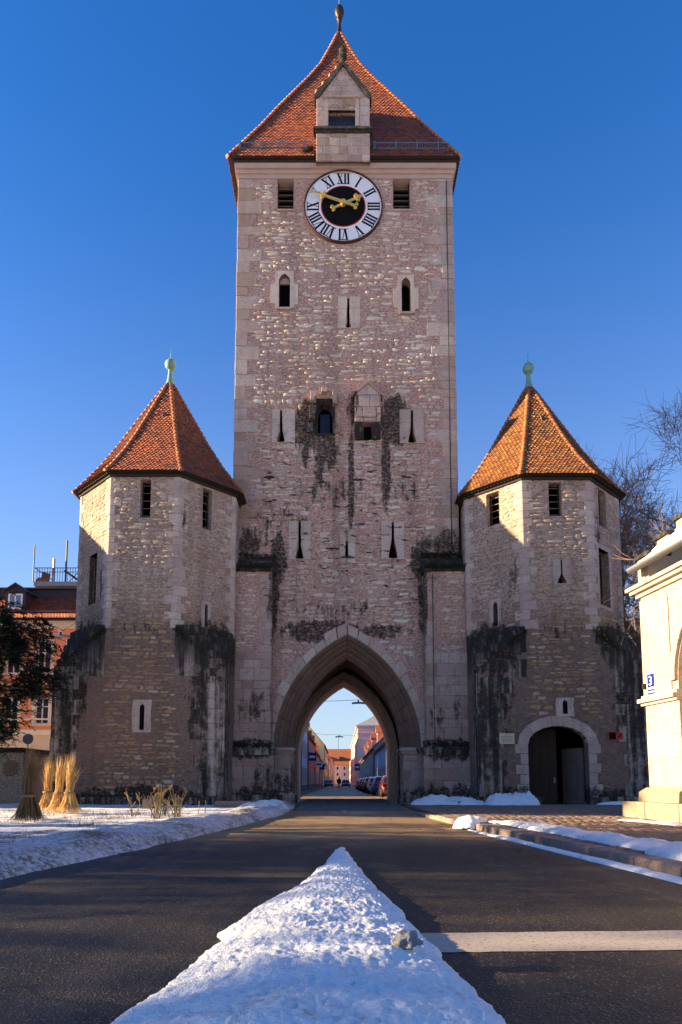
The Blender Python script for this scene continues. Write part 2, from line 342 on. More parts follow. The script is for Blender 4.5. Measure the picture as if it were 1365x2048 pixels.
# ------------------------------------------------------------------ masonry
def np_mesh(name, V, T, smooth=False):
    """V (n,3) points, T (m,3) triangles"""
    me = bpy.data.meshes.new(name); m = len(T)
    me.vertices.add(len(V)); me.vertices.foreach_set('co', np.asarray(V, dtype=np.float32).ravel())
    me.loops.add(3 * m); me.loops.foreach_set('vertex_index', np.asarray(T, dtype=np.int32).ravel())
    me.polygons.add(m); me.polygons.foreach_set('loop_start', np.arange(0, 3 * m, 3, dtype=np.int32))
    me.polygons.foreach_set('loop_total', np.full(m, 3, dtype=np.int32))
    if smooth: me.polygons.foreach_set('use_smooth', np.ones(m, dtype=bool))
    me.update(calc_edges=True); return me
def stone_variant(seed, n=9):
    r = random.Random(seed); v = []; t = []
    ph = r.random() * 6.28; jit = [r.uniform(0.74, 1.08) for _ in range(n)]
    ring = []
    for k in range(n):
        a = 2 * math.pi * (k + r.uniform(-.22, .22)) / n + ph; c, s = math.cos(a), math.sin(a); e = 0.55
        ring.append((0.5 * math.copysign(abs(c) ** e, c) * jit[k], 0.5 * math.copysign(abs(s) ** e, s) * jit[k]))
    for x, z in ring: v.append((x, 0.0, z))
    for x, z in ring: v.append((x * .96, r.uniform(.5, .8), z * .93))
    for x, z in ring: v.append((x * .80, r.uniform(.78, 1.0), z * .74))
    v.append((r.uniform(-.1, .1), .93, 0))
    for k in range(n):
        j = (k + 1) % n
        t += [(k, j, n + j), (k, n + j, n + k), (n + k, n + j, 2 * n + j), (n + k, 2 * n + j, 2 * n + k), (2 * n + k, 2 * n + j, 3 * n)]
    return np.array(v), np.array(t)
STONES = [stone_variant(100 + i) for i in range(14)]
BRICKV = []
for i in range(5):
    r = random.Random(40 + i); v = []
    for d, ins in ((0, 0), (0.7, 0.0), (1.0, 0.07)):
        for x, z in ((-.5, -.5), (.5, -.5), (.5, .5), (-.5, .5)):
            v.append((x * (1 - ins) + r.uniform(-.02, .02), d, z * (1 - ins) + r.uniform(-.03, .03)))
    t = []
    for b in (0, 4):
        for k in range(4):
            j = (k + 1) % 4; t += [(b + k, b + j, b + 4 + j), (b + k, b + 4 + j, b + 4 + k)]
    t += [(8, 9, 10), (8, 10, 11)]
    BRICKV.append((np.array(v), np.array(t)))
_VM = {}
def variant_mesh(kind, i, mat, arrs):
    key = (kind, i, mat.name)
    if key not in _VM:
        me = np_mesh(kind, *arrs[i], smooth=False); me.materials.append(mat); _VM[key] = me
    return _VM[key]
def join_instances(items, arrs):
    V = []; T = []; n = 0
    for i in range(len(arrs)):
        ms = [it[0] for it in items if it[1] == i]
        if not ms: continue
        v, t = arrs[i]; A = np.array([[list(row) for row in m] for m in ms])
        P = np.einsum('mij,vj->mvi', A[:, :3, :3], v) + A[:, None, :3, 3]
        k = len(v); idx = (np.arange(len(ms)) * k)[:, None, None] + t[None] + n
        V.append(P.reshape(-1, 3)); T.append(idx.reshape(-1, 3)); n += k * len(ms)
    return np.concatenate(V), np.concatenate(T)
def emit(items, parent, name, mat, arrs, stuff, cap=300):
    """items: (matrix, variant, size). The largest are parts of their own, the rest one joined part."""
    items = sorted(items, key=lambda t: -t[2])
    for Mx, i, _ in items[:cap]:
        put(name, variant_mesh(name, i, mat, arrs), None, parent, M=Mx)
    if len(items) > cap:
        V, T = join_instances(items[cap:], arrs)
        put(stuff, np_mesh(stuff, V, T), mat, parent, kind='stuff')
def rubble(F, u0, u1, v0, v1, ok, course=(.13, .22), length=(.22, .62), cover=.8, prot=(.02, .05), seed=1, curve=0.05):
    r = random.Random(seed); out = []; v = v0
    while v < v1:
        h = r.uniform(*course) * r.choice((.75, 1, 1, 1.25)); u = u0 - r.uniform(0, .3)
        ph = r.uniform(0, 6.28)
        while u < u1:
            w = r.uniform(*length) * r.choice((.6, .9, 1.0, 1.0, 1.45)); hh = h * r.uniform(.5, 1.05)
            uc, vc = u + w / 2, v + h / 2 + curve * math.sin(u * 1.3 + ph)
            if r.random() < cover * min(1.15, .78 + .9 * (noise.noise((uc * .55 + seed, vc * .7, 3)) + .22)) and ok(uc, vc, w / 2, hh / 2):
                out.append((F.mat(uc, vc, -.012, w, r.uniform(*prot) + .012, hh, r.uniform(-.07, .07)), r.randrange(len(STONES)), w * hh))
            u += w + r.uniform(.025, .09)
        v += h + r.uniform(.012, .035)
    return out
def block(F, u0, u1, v0, v1, d, parent, name, mat, g=.016, t=.08, ch=.018, rr=R):
    u0 += g; u1 -= g; v0 += g; v1 -= g; j = lambda: rr.uniform(-.008, .008)
    c = [(u0 + j(), v0 + j()), (u1 + j(), v0 + j()), (u1 + j(), v1 + j()), (u0 + j(), v1 + j())]
    k = [(u0 + ch, v0 + ch), (u1 - ch, v0 + ch), (u1 - ch, v1 - ch), (u0 + ch, v1 - ch)]
    mb = MB(); q = [F.p(u, v, -t) for u, v in c] + [F.p(u, v, d - ch * .7) for u, v in c] + [F.p(u, v, d + j() * .5) for u, v in k]
    fs = [(a + i, a + (i + 1) % 4, a + 4 + (i + 1) % 4, a + 4 + i) for a in (0, 4) for i in range(4)] + [(8, 9, 10, 11)]
    return mb.add(q, fs).build(name, mat, parent)
def ashlar(F, u0, u1, v0, v1, parent, mat, hh=(.38, .6), ww=(.5, .95), d=.02, ok=None, seed=3, name='ashlar_block', skip=.0):
    r = random.Random(seed); v = v0
    while v < v1 - .05:
        h = min(r.uniform(*hh), v1 - v)
        if v1 - v - h < .18: h = v1 - v
        u = u0; first = True
        while u < u1 - .02:
            w = r.uniform(*ww) * (.6 if first and r.random() < .5 else 1); first = False
            if u1 - u - w < .25: w = u1 - u
            if (ok is None or ok(u, u + w, v, v + h)) and r.random() >= skip:
                block(F, u, u + w, v, v + h, d + r.uniform(-.008, .012), parent, name, mat)
            u += w
        v += h
def quoins(parent, c, dA, dB, z0, z1, mat, L=(.42, .95), hh=(.34, .62), d=.022, seed=1, okz=None):
    r = random.Random(seed); c = Vector(c).to_2d(); dA = Vector(dA).to_2d().normalized(); dB = Vector(dB).to_2d().normalized()
    nA = -(dB - dA * dA.dot(dB)); nA.normalize(); nB = -(dA - dB * dA.dot(dB)); nB.normalize(); bis = (nA + nB).normalized()
    z = z0; flip = r.random() < .5
    while z < z1 - .1:
        h = min(r.uniform(*hh), z1 - z); flip = not flip
        lA, lB = (r.uniform(L[0], L[0] * 1.4), r.uniform(L[1] * .75, L[1] * 1.1)); 
        if flip: lA, lB = lB, lA
        dd = d + r.uniform(-.008, .012)
        if okz is None or okz(z, z + h):
            off = lambda q: bis * (q / bis.dot(nA))
            poly = [c + dA * lA - nA * .06, c + dA * lA + nA * (dd - .012), c + dA * (lA - .02) + nA * dd, c + off(dd) + dA * .02, c + off(dd) + dB * .02,
                    c + dB * (lB - .02) + nB * dd, c + dB * lB + nB * (dd - .012), c + dB * lB - nB * .06, c - off(.06)]
            MB().plan([(p.x, p.y) for p in poly], z + .01, z + h - .01).build('quoin_stone', mat, parent)
        z += h

# ------------------------------------------------------------------ tiled roofs
def tile_arr(w, L):
    t = .02; out = [(-w / 2, 0), (w / 2, 0), (w / 2, L * .74), (w * .36, L * .93), (w * .13, L), (-w * .13, L), (-w * .36, L * .93), (-w / 2, L * .74)]
    z = lambda y: .004 + .036 * y / L
    v = [(x, y, z(y) + t) for x, y in out] + [(x, y, z(y)) for x, y in out[1:]]
    tr = [(0, i, i + 1) for i in range(1, 7)]
    for k in range(1, 7): tr += [(k, k + 1, 8 + k), (k, 8 + k, 7 + k)]
    tr += [(7, 0, 14)]
    return np.array(v), np.array(tr)
def hip_arr(L, r0, r1, n=7):
    v = []; tr = []
    prof = [(0, r0 * .86, 0), (L * .82, r1, .01), (L * .82, r1 * 1.16, .012), (L, r1 * 1.2, .016)]
    for y, r_, zz in prof:
        for k in range(n):
            a = math.pi * k / (n - 1); v.append((math.cos(a) * r_, y, math.sin(a) * r_ * .9 - r_ * .25 + zz))
    for i in range(3):
        for k in range(n - 1): a = i * n + k; tr += [(a, a + 1, a + n + 1), (a, a + n + 1, a + n)]
    b = 3 * n
    for k in range(1, n - 1): tr.append((b, b + k, b + k + 1))
    return np.array(v), np.array(tr)
def tiled_roof(parent, cx, cy, prof, n, rot0, tw, tl, ex, hipL, hipR, lean=0.0, skip=None, tmat=None):
    """prof: (apothem, z) from the eave to the top; n faces; lean moves the tip sideways"""
    pr = [Vector((a, z)) for a, z in prof]; seg = [(pr[i + 1] - pr[i]).length for i in range(len(pr) - 1)]; tot = sum(seg)
    z0, z1 = prof[0][1], prof[-1][1]
    def P(s):
        for i, L in enumerate(seg):
            if s <= L or i == len(seg) - 1: return pr[i].lerp(pr[i + 1], min(1, s / L)), (pr[i + 1] - pr[i]).normalized()
            s -= L
    sh = lambda z: cx + lean * (z - z0) / (z1 - z0)
    mb = MB(); tn = math.tan(math.pi / n)
    loops = []
    for a, z in prof:
        loops.append([(sh(z) + a * math.sin(rot0 + k * 2 * math.pi / n) + a * tn * math.cos(rot0 + k * 2 * math.pi / n), cy - a * math.cos(rot0 + k * 2 * math.pi / n) + a * tn * math.sin(rot0 + k * 2 * math.pi / n), z) for k in range(n)])
    for i in range(len(loops) - 1):
        for k in range(n):
            j = (k - 1) % n; mb.add([loops[i][j], loops[i][k], loops[i + 1][k], loops[i + 1][j]], [(0, 1, 2, 3)])
    mb.add(loops[0], [tuple(range(n))])
    mb.build('roof_deck', M['deck'], parent)
    arr = [tile_arr(tw, tl)]; items = []; rr = random.Random(5)
    s = ex * .2; row = 0
    while s < tot - .05:
        q, t = P(s); a, z = q.x, q.y; hw = a * tn; up = Vector((0, 0, 1))
        for k in range(n):
            ang = rot0 + k * 2 * math.pi / n; e = Vector((math.cos(ang), math.sin(ang), 0)); o = Vector((math.sin(ang), -math.cos(ang), 0))
            down = -(o * t.x + up * t.y); nr = e.cross(-down); nr = nr if nr.dot(o) > 0 else -nr
            base = Vector((sh(z), cy, 0)) + o * a + up * z
            m = int(2 * hw / tw) + 2; off = (row % 2) * .5
            for i in range(-m, m + 1):
                x = (i + off) * (tw + .004)
                if abs(x) > hw - tw * .2: continue
                p = base + e * x - down * (tl - ex * .5)
                if skip and skip(p, k): continue
                y = down.copy(); jr = rr.uniform(-.012, .012); ee = (e + down * jr)
                n2 = nr * rr.uniform(.88, 1.12)
                p = p + nr * rr.uniform(-.001, .003)
                items.append((Matrix(((ee.x, y.x, n2.x, p.x), (ee.y, y.y, n2.y, p.y), (ee.z, y.z, n2.z, p.z), (0, 0, 0, 1))), 0, tw * tl))
        s += ex; row += 1
    V, T = join_instances(items, arr)
    put('roof_tiles', np_mesh('roof_tiles', V, T), tmat or M['tile'], parent, kind='stuff')
    harr = [hip_arr(hipL, hipR, hipR)]
    for k in range(n):
        ang = rot0 + (k + .5) * 2 * math.pi / n; o = Vector((math.sin(ang), -math.cos(ang), 0)); e = Vector((math.cos(ang), math.sin(ang), 0)); sc = 1 / math.cos(math.pi / n)
        hp = [Vector((sh(z), cy, z)) + o * a * sc for a, z in prof]
        L = 0
        for i in range(len(hp) - 1):
            d = hp[i] - hp[i + 1]; ln = d.length; d.normalize(); nr = e.cross(d); nr = nr if nr.z > 0 else -nr
            L0 = 0.0
            while L0 < ln - .05:
                p = hp[i].lerp(hp[i + 1], min(1, (L0 + hipL * .88) / ln)) + nr * .015
                Mx = Matrix(((e.x, d.x, nr.x, p.x), (e.y, d.y, nr.y, p.y), (e.z, d.z, nr.z, p.z), (0, 0, 0, 1)))
                put('hip_tile', variant_mesh('hip_tile', 0, M['hip'], harr) if True else None, None, parent, M=Mx)
                L0 += hipL * .88
    _VM.pop(('hip_tile', 0, M['hip'].name), None)

# ------------------------------------------------------------------ openings
def pointed(u0, u1, v0, v1, n=5):
    w = (u1 - u0) / 2; c = (u0 + u1) / 2; vs_ = v1 - w * 1.73 * .8
    L = [(u0, v0)]
    for i in range(n + 1):
        f = i / n; th = math.pi - (math.pi / 3) * f; L.append((u1 + 2 * w * math.cos(th), vs_ + 2 * w * math.sin(th) * .8))
    for i in range(n - 1, -1, -1):
        f = i / n; th = (math.pi / 3) * f; L.append((u0 + 2 * w * math.cos(th), vs_ + 2 * w * math.sin(th) * .8))
    L.append((u1, v0)); return L
def keyhole(c, w, v0, v1, bw, bh, tri=True):
    if tri: return [(c - bw, v0), (c + bw, v0), (c + bw * .85, v0 + bh * .3), (c + w, v0 + bh), (c + w, v1), (c - w, v1), (c - w, v0 + bh), (c - bw * .85, v0 + bh * .3)]
    L = [(c + w, v1), (c - w, v1), (c - w, v0 + bh)]
    for i in range(7): a = math.pi * i / 6; L.append((c - bw * math.cos(a), v0 + bw * math.sin(a) * .8)) if i else L.append((c - bw, v0))
    return L + [(c + w, v0 + bh)]
def ring_holes(h, g): 
    c = Vector((sum(p[0] for p in h) / len(h), sum(p[1] for p in h) / len(h))); return [(c.x + (p[0] - c.x) * g, c.y + (p[1] - c.y) * g) for p in h]
def surround(parent, F, outer, hole, mat, d=.03, name='window_surround'):
    return MB().wall(F, outer, [hole], .25, d, rim=True).build(name, mat, parent)
def slabs(parent, F, rect, hole, mat, d=.03, rows=2, seed=0):
    """two or more upright slabs with the slit cut between them; each slab its own stone"""
    u0, v0, u1, v1 = rect; w = surround(parent, F, [(u0, v0), (u1, v0), (u1, v1), (u0, v1)], hole, mat, d, 'arrow_slit'); return w
def backing(parent, F, hole, depth, mat, name='window'):
    us = [p[0] for p in hole]; vs_ = [p[1] for p in hole]
    return MB().fbox(F, min(us) - .05, max(us) + .05, min(vs_) - .05, max(vs_) + .05, -depth - .03, -depth).build(name, mat, parent)
def louvre(parent, F, u0, u1, v0, v1, nslat=5, depth=.45, frame=True):
    w = backing(parent, F, [(u0, v0), (u1, v1)], depth + .3, M['dark'], 'louvre_window')
    if frame:
        MB().fbox(F, u0, u0 + .05, v0, v1, -depth + .06, -depth + .16).fbox(F, u1 - .05, u1, v0, v1, -depth + .06, -depth + .16).fbox(F, u0 + .05, u1 - .05, v0, v0 + .05, -depth + .06, -depth + .16).build('frame', M['wood'], w)
    for i in range(nslat):
        v = v0 + (v1 - v0) * (i + .55) / nslat
        q = [F.p(u, vv, d) for (vv, d) in ((v, -depth + .15), (v + .11, -depth - .1), (v + .08, -depth - .1), (v - .03, -depth + .15)) for u in (u0 + .05, u1 - .05)]
        MB().add(q, [(0, 1, 3, 2), (2, 3, 5, 4), (4, 5, 7, 6), (6, 7, 1, 0)]).build('slat', M['slat'], w)
    return w
def fpx(F, x0, y0, x1, y1):
    a = F.px(x0, y1); b = F.px(x1, y0); return a[0], a[1], b[0], b[1]

# ================================================================== the two corner turrets
TS = 3.03; TA = TS * 1.2071; TYC = 29.2 + TA; ZC, ZB, ZE = 5.9, 7.75, 14.45
def turret(cx, label, side):
    TY = TYC - (.32 if side < 0 else 0)
    T = thing('corner_turret', label, 'turret', (cx, TY, 0), 'octagonal turrets flanking the gate')
    FR = []
    for k in range(8):
        a = k * math.pi / 4; n = Vector((math.sin(a), -math.cos(a), 0)); FR.append(Frame(Vector((cx, TY, 0)) + n * TA, (math.cos(a), math.sin(a), 0), n))
    holes = {k: [] for k in range(8)}; keep = {k: [] for k in range(8)}
    def add(k, hole, margin=.14):
        holes[k].append(hole); us = [p[0] for p in hole]; vs_ = [p[1] for p in hole]
        keep[k].append((min(us) - margin, max(us) + margin, min(vs_) - margin, max(vs_) + margin))
    def lv(k, x0, y0, x1, y1, n=5, top=None):
        u0, v0, u1, v1 = fpx(FR[k], x0, y0, x1, y1); v1 = ZE - .12 if top is None else v1
        add(k, [(u0, v0), (u1, v0), (u1, v1), (u0, v1)], .02); louvre(T, FR[k], u0, u1, v0, v1, n)
    def slit(k, x0, y0, x1, y1, m=.17, cap=.12):
        u0, v0, u1, v1 = fpx(FR[k], x0, y0, x1, y1); h = pointed(u0, u1, v0, v1)
        add(k, h, m); backing(T, FR[k], h, .45, M['dark'], 'slit_window')
        surround(T, FR[k], [(u0 - m, v0 - .1), (u1 + m, v0 - .1), (u1 + m * .9, v1 - .25), (u1 + m * 1.05, v1 + cap), (u0 - m * .95, v1 + cap), (u0 - m * 1.1, v1 - .2)], h, M['tashlar'])
    if side < 0:
        lv(0, 280, 955, 303, 1035); lv(1, 405, 980, 425, 1056)
        k = 7; u0, v0, u1, v1 = fpx(FR[7], 177, 1105, 196, 1212); add(7, [(u0, v0), (u1, v0), (u1, v1), (u0, v1)], .3); louvre(T, FR[7], u0, u1, v0, v1, 8, .4)
        surround(T, FR[7], [(u0 - .28, v0 - .12), (u1 + .26, v0 - .12), (u1 + .26, v1 + .26), (u0 - .28, v1 + .26)], [(u0, v0), (u1, v0), (u1, v1), (u0, v1)], M['tmortar'], .02)
        slit(1, 409, 1209, 416, 1252); slit(0, 279, 1408, 290, 1460, .3, .18)
    else:
        lv(7, 974, 983, 998, 1055); lv(0, 1099, 955, 1122, 1032); lv(1, 1199, 983, 1211, 1050)
        u0, v0, u1, v1 = fpx(FR[1], 1201, 1106, 1217, 1208); add(1, [(u0, v0), (u1, v0), (u1, v1), (u0, v1)], .3); louvre(T, FR[1], u0, u1, v0, v1, 0, .5)
        surround(T, FR[1], [(u0 - .2, v0 - .16), (u1 + .22, v0 - .16), (u1 + .22, v1 + .2), (u0 - .2, v1 + .2)], [(u0, v0), (u1, v0), (u1, v1), (u0, v1)], M['tashlar'], .025)
        slit(7, 988, 1203, 996, 1253); slit(0, 1126, 1400, 1135, 1428, .28, .1)
        u0, v0, u1, v1 = fpx(FR[0], 1107, 1119, 1142, 1169); c = (u0 + u1) / 2 - .02
        h = keyhole(c, .035, v0 + .05, v1, .2, .42); add(0, h, .02); keep[0].append((u0 - .05, u1 + .05, v0 - .05, v1 + .05)); backing(T, FR[0], h, .4, M['dark'], 'slit_window'); slabs(T, FR[0], (u0, v0, u1, v1), h, M['tashlar'])
        # arched doorway
        u0, v0, u1, v1 = fpx(FR[0], 1060, 1452, 1175, 1604); vs_ = v1 - .78; c = (u0 + u1) / 2; w = (u1 - u0) / 2; v0 = 0.02
        arc = lambda rw, rh, n=12: [(c - rw * math.cos(math.pi * i / n), vs_ + rh * math.sin(math.pi * i / n)) for i in range(n + 1)]
        door = [(u0, v0)] + arc(w, .78) + [(u1, v0)]
        add(0, door, .42); keep[0].append((u0 - .5, u1 + .5, 0, 3.7))
        F0 = FR[0]
        vo = arc(w, .78, 9); vq = arc(w + .46, 1.22, 9)
        for i in range(9):
            q = [vo[i], vo[i + 1], vq[i + 1], vq[i]]; cc = (sum(a for a, b in q) / 4, sum(b for a, b in q) / 4)
            q = [(cc[0] + (a - cc[0]) * .975, cc[1] + (b - cc[1]) * .985) for a, b in q]
            MB().prism(F0, q, -.3, .05 + R.uniform(-.008, .008)).build('voussoir', M['tashlar'], T)
        for s_ in (-1, 1):
            z = v0; i = 0
            while z < vs_ - .05:
                h = min(R.uniform(.36, .5), vs_ - z); ww = (.34, .5)[i % 2] + R.uniform(0, .08)
                a, b = (c + s_ * w, c + s_ * (w + ww)); block(F0, min(a, b), max(a, b), z, z + h, .045, T, 'jamb_stone', M['tashlar'], g=.008, t=.3); z += h; i += 1
        MB().wall(F0, [(u0 - .6, 0), (u1 + .6, 0), (u1 + .6, v1 + .2), (u0 - .6, v1 + .2)], [], .1, -2.6).build('door_passage', M['dark'], T)
        for s_ in (-1, 1):   # two plank leaves, the right one swung inwards
            D = thing  # noqa
            if s_ < 0: Fd = Frame(F0.p(u0, 0, -.75), F0.U, F0.N); name = 'door_leaf'; mt = M['wood']; wd = w * 1.12
            else: Fd = Frame(F0.p(u1 - .02, 0, -.62), -F0.U * .42 - F0.N * .9, F0.U * -.9 + F0.N * .42); name = 'door_leaf'; mt = M['greydoor']; wd = w * 1.0
            top = v1 - .05 if s_ < 0 else vs_ - .12
            dl = MB().fbox(Fd, 0, wd, .06, top, -.05, 0).build(name, mt, T, label='dark closed plank leaf' if s_ < 0 else 'grey scuffed leaf swung open')
            for i in range(4): MB().fbox(Fd, wd * i / 4 + .01, wd * (i + 1) / 4 - .01, .08, top - .02, .0005, .022).build('plank', mt, dl)
            if s_ < 0: MB().fbox(Fd, wd - .16, wd - .1, 1.0, 1.25, .022, .06).build('handle', M['zinc'], dl)
    # wall shell
    mb = MB(); h = TS / 2
    for k in range(8):
        if k % 2 == 0: outer = [(-TA, 0), (TA, 0), (TA, ZC), (h, ZB), (h, ZE), (-h, ZE), (-h, ZB), (-TA, ZC)]
        else: outer = [(-h, ZC), (h, ZC), (h, ZE), (-h, ZE)]
        mb.wall(FR[k], outer, holes[k], .5)
    mb.build('wall', M['tmortar'], T)
    # stepped broach spurs over the square corners, two in front and one behind on each side
    for (sx, sy) in ((-1, -1), (1, -1), (-1, 1), (1, 1)):
        steps = 6
        for i in range(steps):
            z = ZC - .35 + (ZB - ZC + .35) * i / steps; z2 = ZC - .35 + (ZB - ZC + .35) * (i + 1) / steps
            f0 = 1.0 - i / steps * .92; leg = (TA - h)
            bx, by = cx + sx * (TA - leg), TY + sy * (TA - leg)
            # corner piece cut back towards the 45 degree face as it rises
            e = leg * f0
            A = (cx + sx * h, TY + sy * (TA + .012)); B = (cx + sx * (TA + .012), TY + sy * h)
            cutx = sx * (leg - e) * .5; cuty = sy * (leg - e) * .5
            P1 = (cx + sx * (TA + .012) - sx * (leg - e), TY + sy * (TA + .012)); P2 = (cx + sx * (TA + .012), TY + sy * (TA + .012) - sy * (leg - e))
            poly = [A, P1, P2, B] if i else [A, (cx + sx * (TA + .012), TY + sy * (TA + .012)), B]
            poly = [(x + R.uniform(-.03, .03), y + R.uniform(-.03, .03)) for x, y in poly]
            MB().plan(poly, z + (.0 if i else -.0), z2 + .05).build('broach_stone', M['moss'], T)
    # big blocks on the square corners, dark and streaked
    for (sx, k1, k2) in ((-1, 0, 6), (1, 0, 2)):
        c = (cx + sx * TA, TY - TA)
        quoins(T, c, (-sx, 0), (0, 1), .45, ZC - .35, M['moss'], L=(.75, 1.35), hh=(.42, .7), d=.03, seed=int(7 + sx + cx))
    # plinth
    MB().box(cx - TA - .14, cx + TA + .14, TY - TA - .14, TY - TA + .2, 0, .42).build('plinth', M['moss'], T) if side < 0 else [
        MB().box(*s_, TY - TA - .14, TY - TA + .2, 0, .42).build('plinth', M['moss'], T) for s_ in ((cx - TA - .14, cx - .98 - .02), (cx + 1.02 + .35, cx + TA + .14))]
    # quoins on the octagon
    for k in range(8):
        a = (k + .5) * math.pi / 4; c = Vector((cx, TY, 0)) + Vector((math.sin(a), -math.cos(a), 0)) * TA / math.cos(math.pi / 8)
        if k not in (7, 0, 1, 6): continue
        quoins(T, c, -FR[k].U, FR[(k + 1) % 8].U, ZB - .1, ZE, M['tashlar'], L=(.2, .52), hh=(.26, .46), seed=20 + k + int(cx))
    # rubble
    items = []
    for k in (7, 0, 1):
        def ok(u, v, a, b, k=k):
            lim = h - .2 if v > ZB else h + (ZB - v) / ZB * .55 - .05
            if k % 2 and v < ZB + .15: return False
            if abs(u) + a > lim + (.12 if v > ZB else 0) or v + b > ZE - .03 or v < .45: return False
            return all(u + a < q[0] or u - a > q[1] or v + b < q[2] or v - b > q[3] for q in keep[k])
        items += rubble(FR[k], -TA, TA, .45, ZE, ok, course=(.105, .185), length=(.2, .55), cover=.86, seed=60 + k + int(cx))
    emit(items, T, 'rubble_stone', M['tstone'], STONES, 'rubble_masonry')
    # eave boards and roof
    mb = MB(); po = lambda a: [(cx + a / math.cos(math.pi / 8) * math.sin((k + .5) * math.pi / 4), TY - a / math.cos(math.pi / 8) * math.cos((k + .5) * math.pi / 4)) for k in range(8)]
    mb.plan(po(TA + .08), ZE - .02, ZE + .10); mb.build('eave_board', M['wood'], T)
    mb = MB(); mb.plan(po(TA + .20), ZE + .105, ZE + .15); mb.build('gutter_board', M['iron'], T)
    tiled_roof(T, cx, TY, [(TA + .30, ZE + .16), (TA - .05, ZE + .60), (2.95, ZE + 1.52), (2.2, ZE + 2.75), (.16, 20.95)], 8, 0, .172, .30, .152, .36, .105, tmat=M['tile'] if side < 0 else M['tile_ochre'])
    f = MB().lathe((cx, TY, 0), [(.30, 20.72), (.22, 20.95), (.15, 21.25), (.105, 21.6), (.09, 21.78)], 16).build('finial', M['patina'], T, True)
    MB().lathe((cx, TY, 0), [(.02, 21.75), (.17, 21.8), (.265, 21.93), (.285, 22.06), (.25, 22.2), (.15, 22.31), (.02, 22.34)], 18).build('ball', M['patina'], f, True)
    MB().lathe((cx, TY, 0), [(.035, 22.3), (.022, 22.6), (.004, 22.98)], 8).build('spike', M['patina'], f, True)
    for k in (7, 0, 1):   # roof hooks
        F = FR[k]; a = (20.95 - 18.7) / (20.95 - ZE - 2.75) * 2.04 + .16
        p = Vector((cx, TY, 18.7)) + F.N * (a + .05) + F.U * .1
        MB().tube([p, p + F.N * .1 + Vector((0, 0, -.12)), p + F.N * .16 + Vector((0, 0, -.3)), p + F.N * .1 + Vector((0, 0, -.32))], .022, 5).build('roof_hook', M['zinc'], T)
    return T, FR

M['greydoor'] = mat_plain('grey_door_paint', (0.16, 0.125, 0.11), .8, .35, 4, .2)
turret_a, FRL = turret(-8.63, 'octagonal stone turret left of the gate arch, slit window near its foot and no door', -1)
turret_b, FRR = turret(9.57, 'octagonal stone turret right of the gate arch with an arched door at its foot', 1)
# ================================================================== the gate tower
TX0, TX1, TYF, TYB, TZ = -5.3, 5.75, 32.3, 43.3, 33.0
TC = (TX0 + TX1) / 2
T = thing('gate_tower', 'tall square stone gate tower with clock, pointed archway and steep red tiled roof', 'tower', (TC, (TYF + TYB) / 2, 0))
F = Frame((0, TYF, 0), (1, 0, 0), (0, -1, 0))
AX, AA, AZ = 0.30, 2.58, 2.62              # pointed arch: centre line, arc centres, springing height
def arc_pt(w, f, right=False):
    r = AA + w; th = math.pi - (math.pi - math.acos(-AA / r)) * f
    x = AA + r * math.cos(th); z = r * math.sin(th); return (AX + (-x if right else x), AZ + z)
def arch_line(w, n=14):
    return [arc_pt(w, i / n) for i in range(n + 1)] + [arc_pt(w, i / n, True) for i in range(n - 1, -1, -1)]
holes = []; keep = []
def hadd(h, m=.05, rect=None):
    holes.append(h); us = [p[0] for p in h]; vs_ = [p[1] for p in h]
    keep.append(rect if rect else (min(us) - m, max(us) + m, min(vs_) - m, max(vs_) + m))
def rect_hole(u0, v0, u1, v1): return [(u0, v0), (u1, v0), (u1, v1), (u0, v1)]
# belfry openings
for (x0, y0, x1, y1) in ((555, 352, 588, 420), (787, 352, 820, 420)):
    u0, v0, u1, v1 = fpx(F, x0, y0, x1, y1); hadd(rect_hole(u0, v0, u1, v1), .04); louvre(T, F, u0, u1, v0, v1, 6, .45)
    block(F, u0 - .12, u1 + .18, v1, v1 + .28, .03, T, 'lintel', M['ashlar']); MB().fbox(F, u0 - .03, u1 + .03, v0 - .1, v0 - .01, -.1, .09).build('window_sill', M['ashlar'], T)
    keep.append((u0 - .15, u1 + .2, v1, v1 + .3))
# pointed windows
for (x0, y0, x1, y1, blocks) in ((558, 548, 581, 616, 0), (804, 556, 821, 625, 1)):
    u0, v0, u1, v1 = fpx(F, x0, y0, x1, y1); h = pointed(u0, u1, v0, v1)
    o = [(u0 - .2, v0 - .05), (u1 + .2, v0 - .05), (u1 + .22, v0 + .15), (u1 + .42, v0 + .2), (u1 + .4, v1 - .6), (u1 + .2, v1 - .55), (u1 + .18, v1 + .14), (u0 - .18, v1 + .14), (u0 - .2, v1 - .6), (u0 - .44, v1 - .62), (u0 - .42, v0 + .25), (u0 - .2, v0 + .2)]
    hadd(h, .1, (u0 - .3, u1 + .3, v0 - .15, v1 + .2)); surround(T, F, o, h, M['voussoir'], .05); w = backing(T, F, h, .5, M['dark'], 'pointed_window')
    keep.append((u0 - .45, u1 + .45, v0 + .1, v1 - .5))
    MB().fbox(F, u0 - .12, u1 + .12, v0 - .13, v0 - .02, -.05, .12).build('window_sill', M['ashlar'], T)
    if not blocks:   # blocked tracery head
        s_ = ring_holes(h, .93); s_ = [q for q in s_ if q[1] > v0 + (v1 - v0) * .48]
        MB().prism(F, s_ , -.3, -.2).build('tracery', M['ashlar'], w)
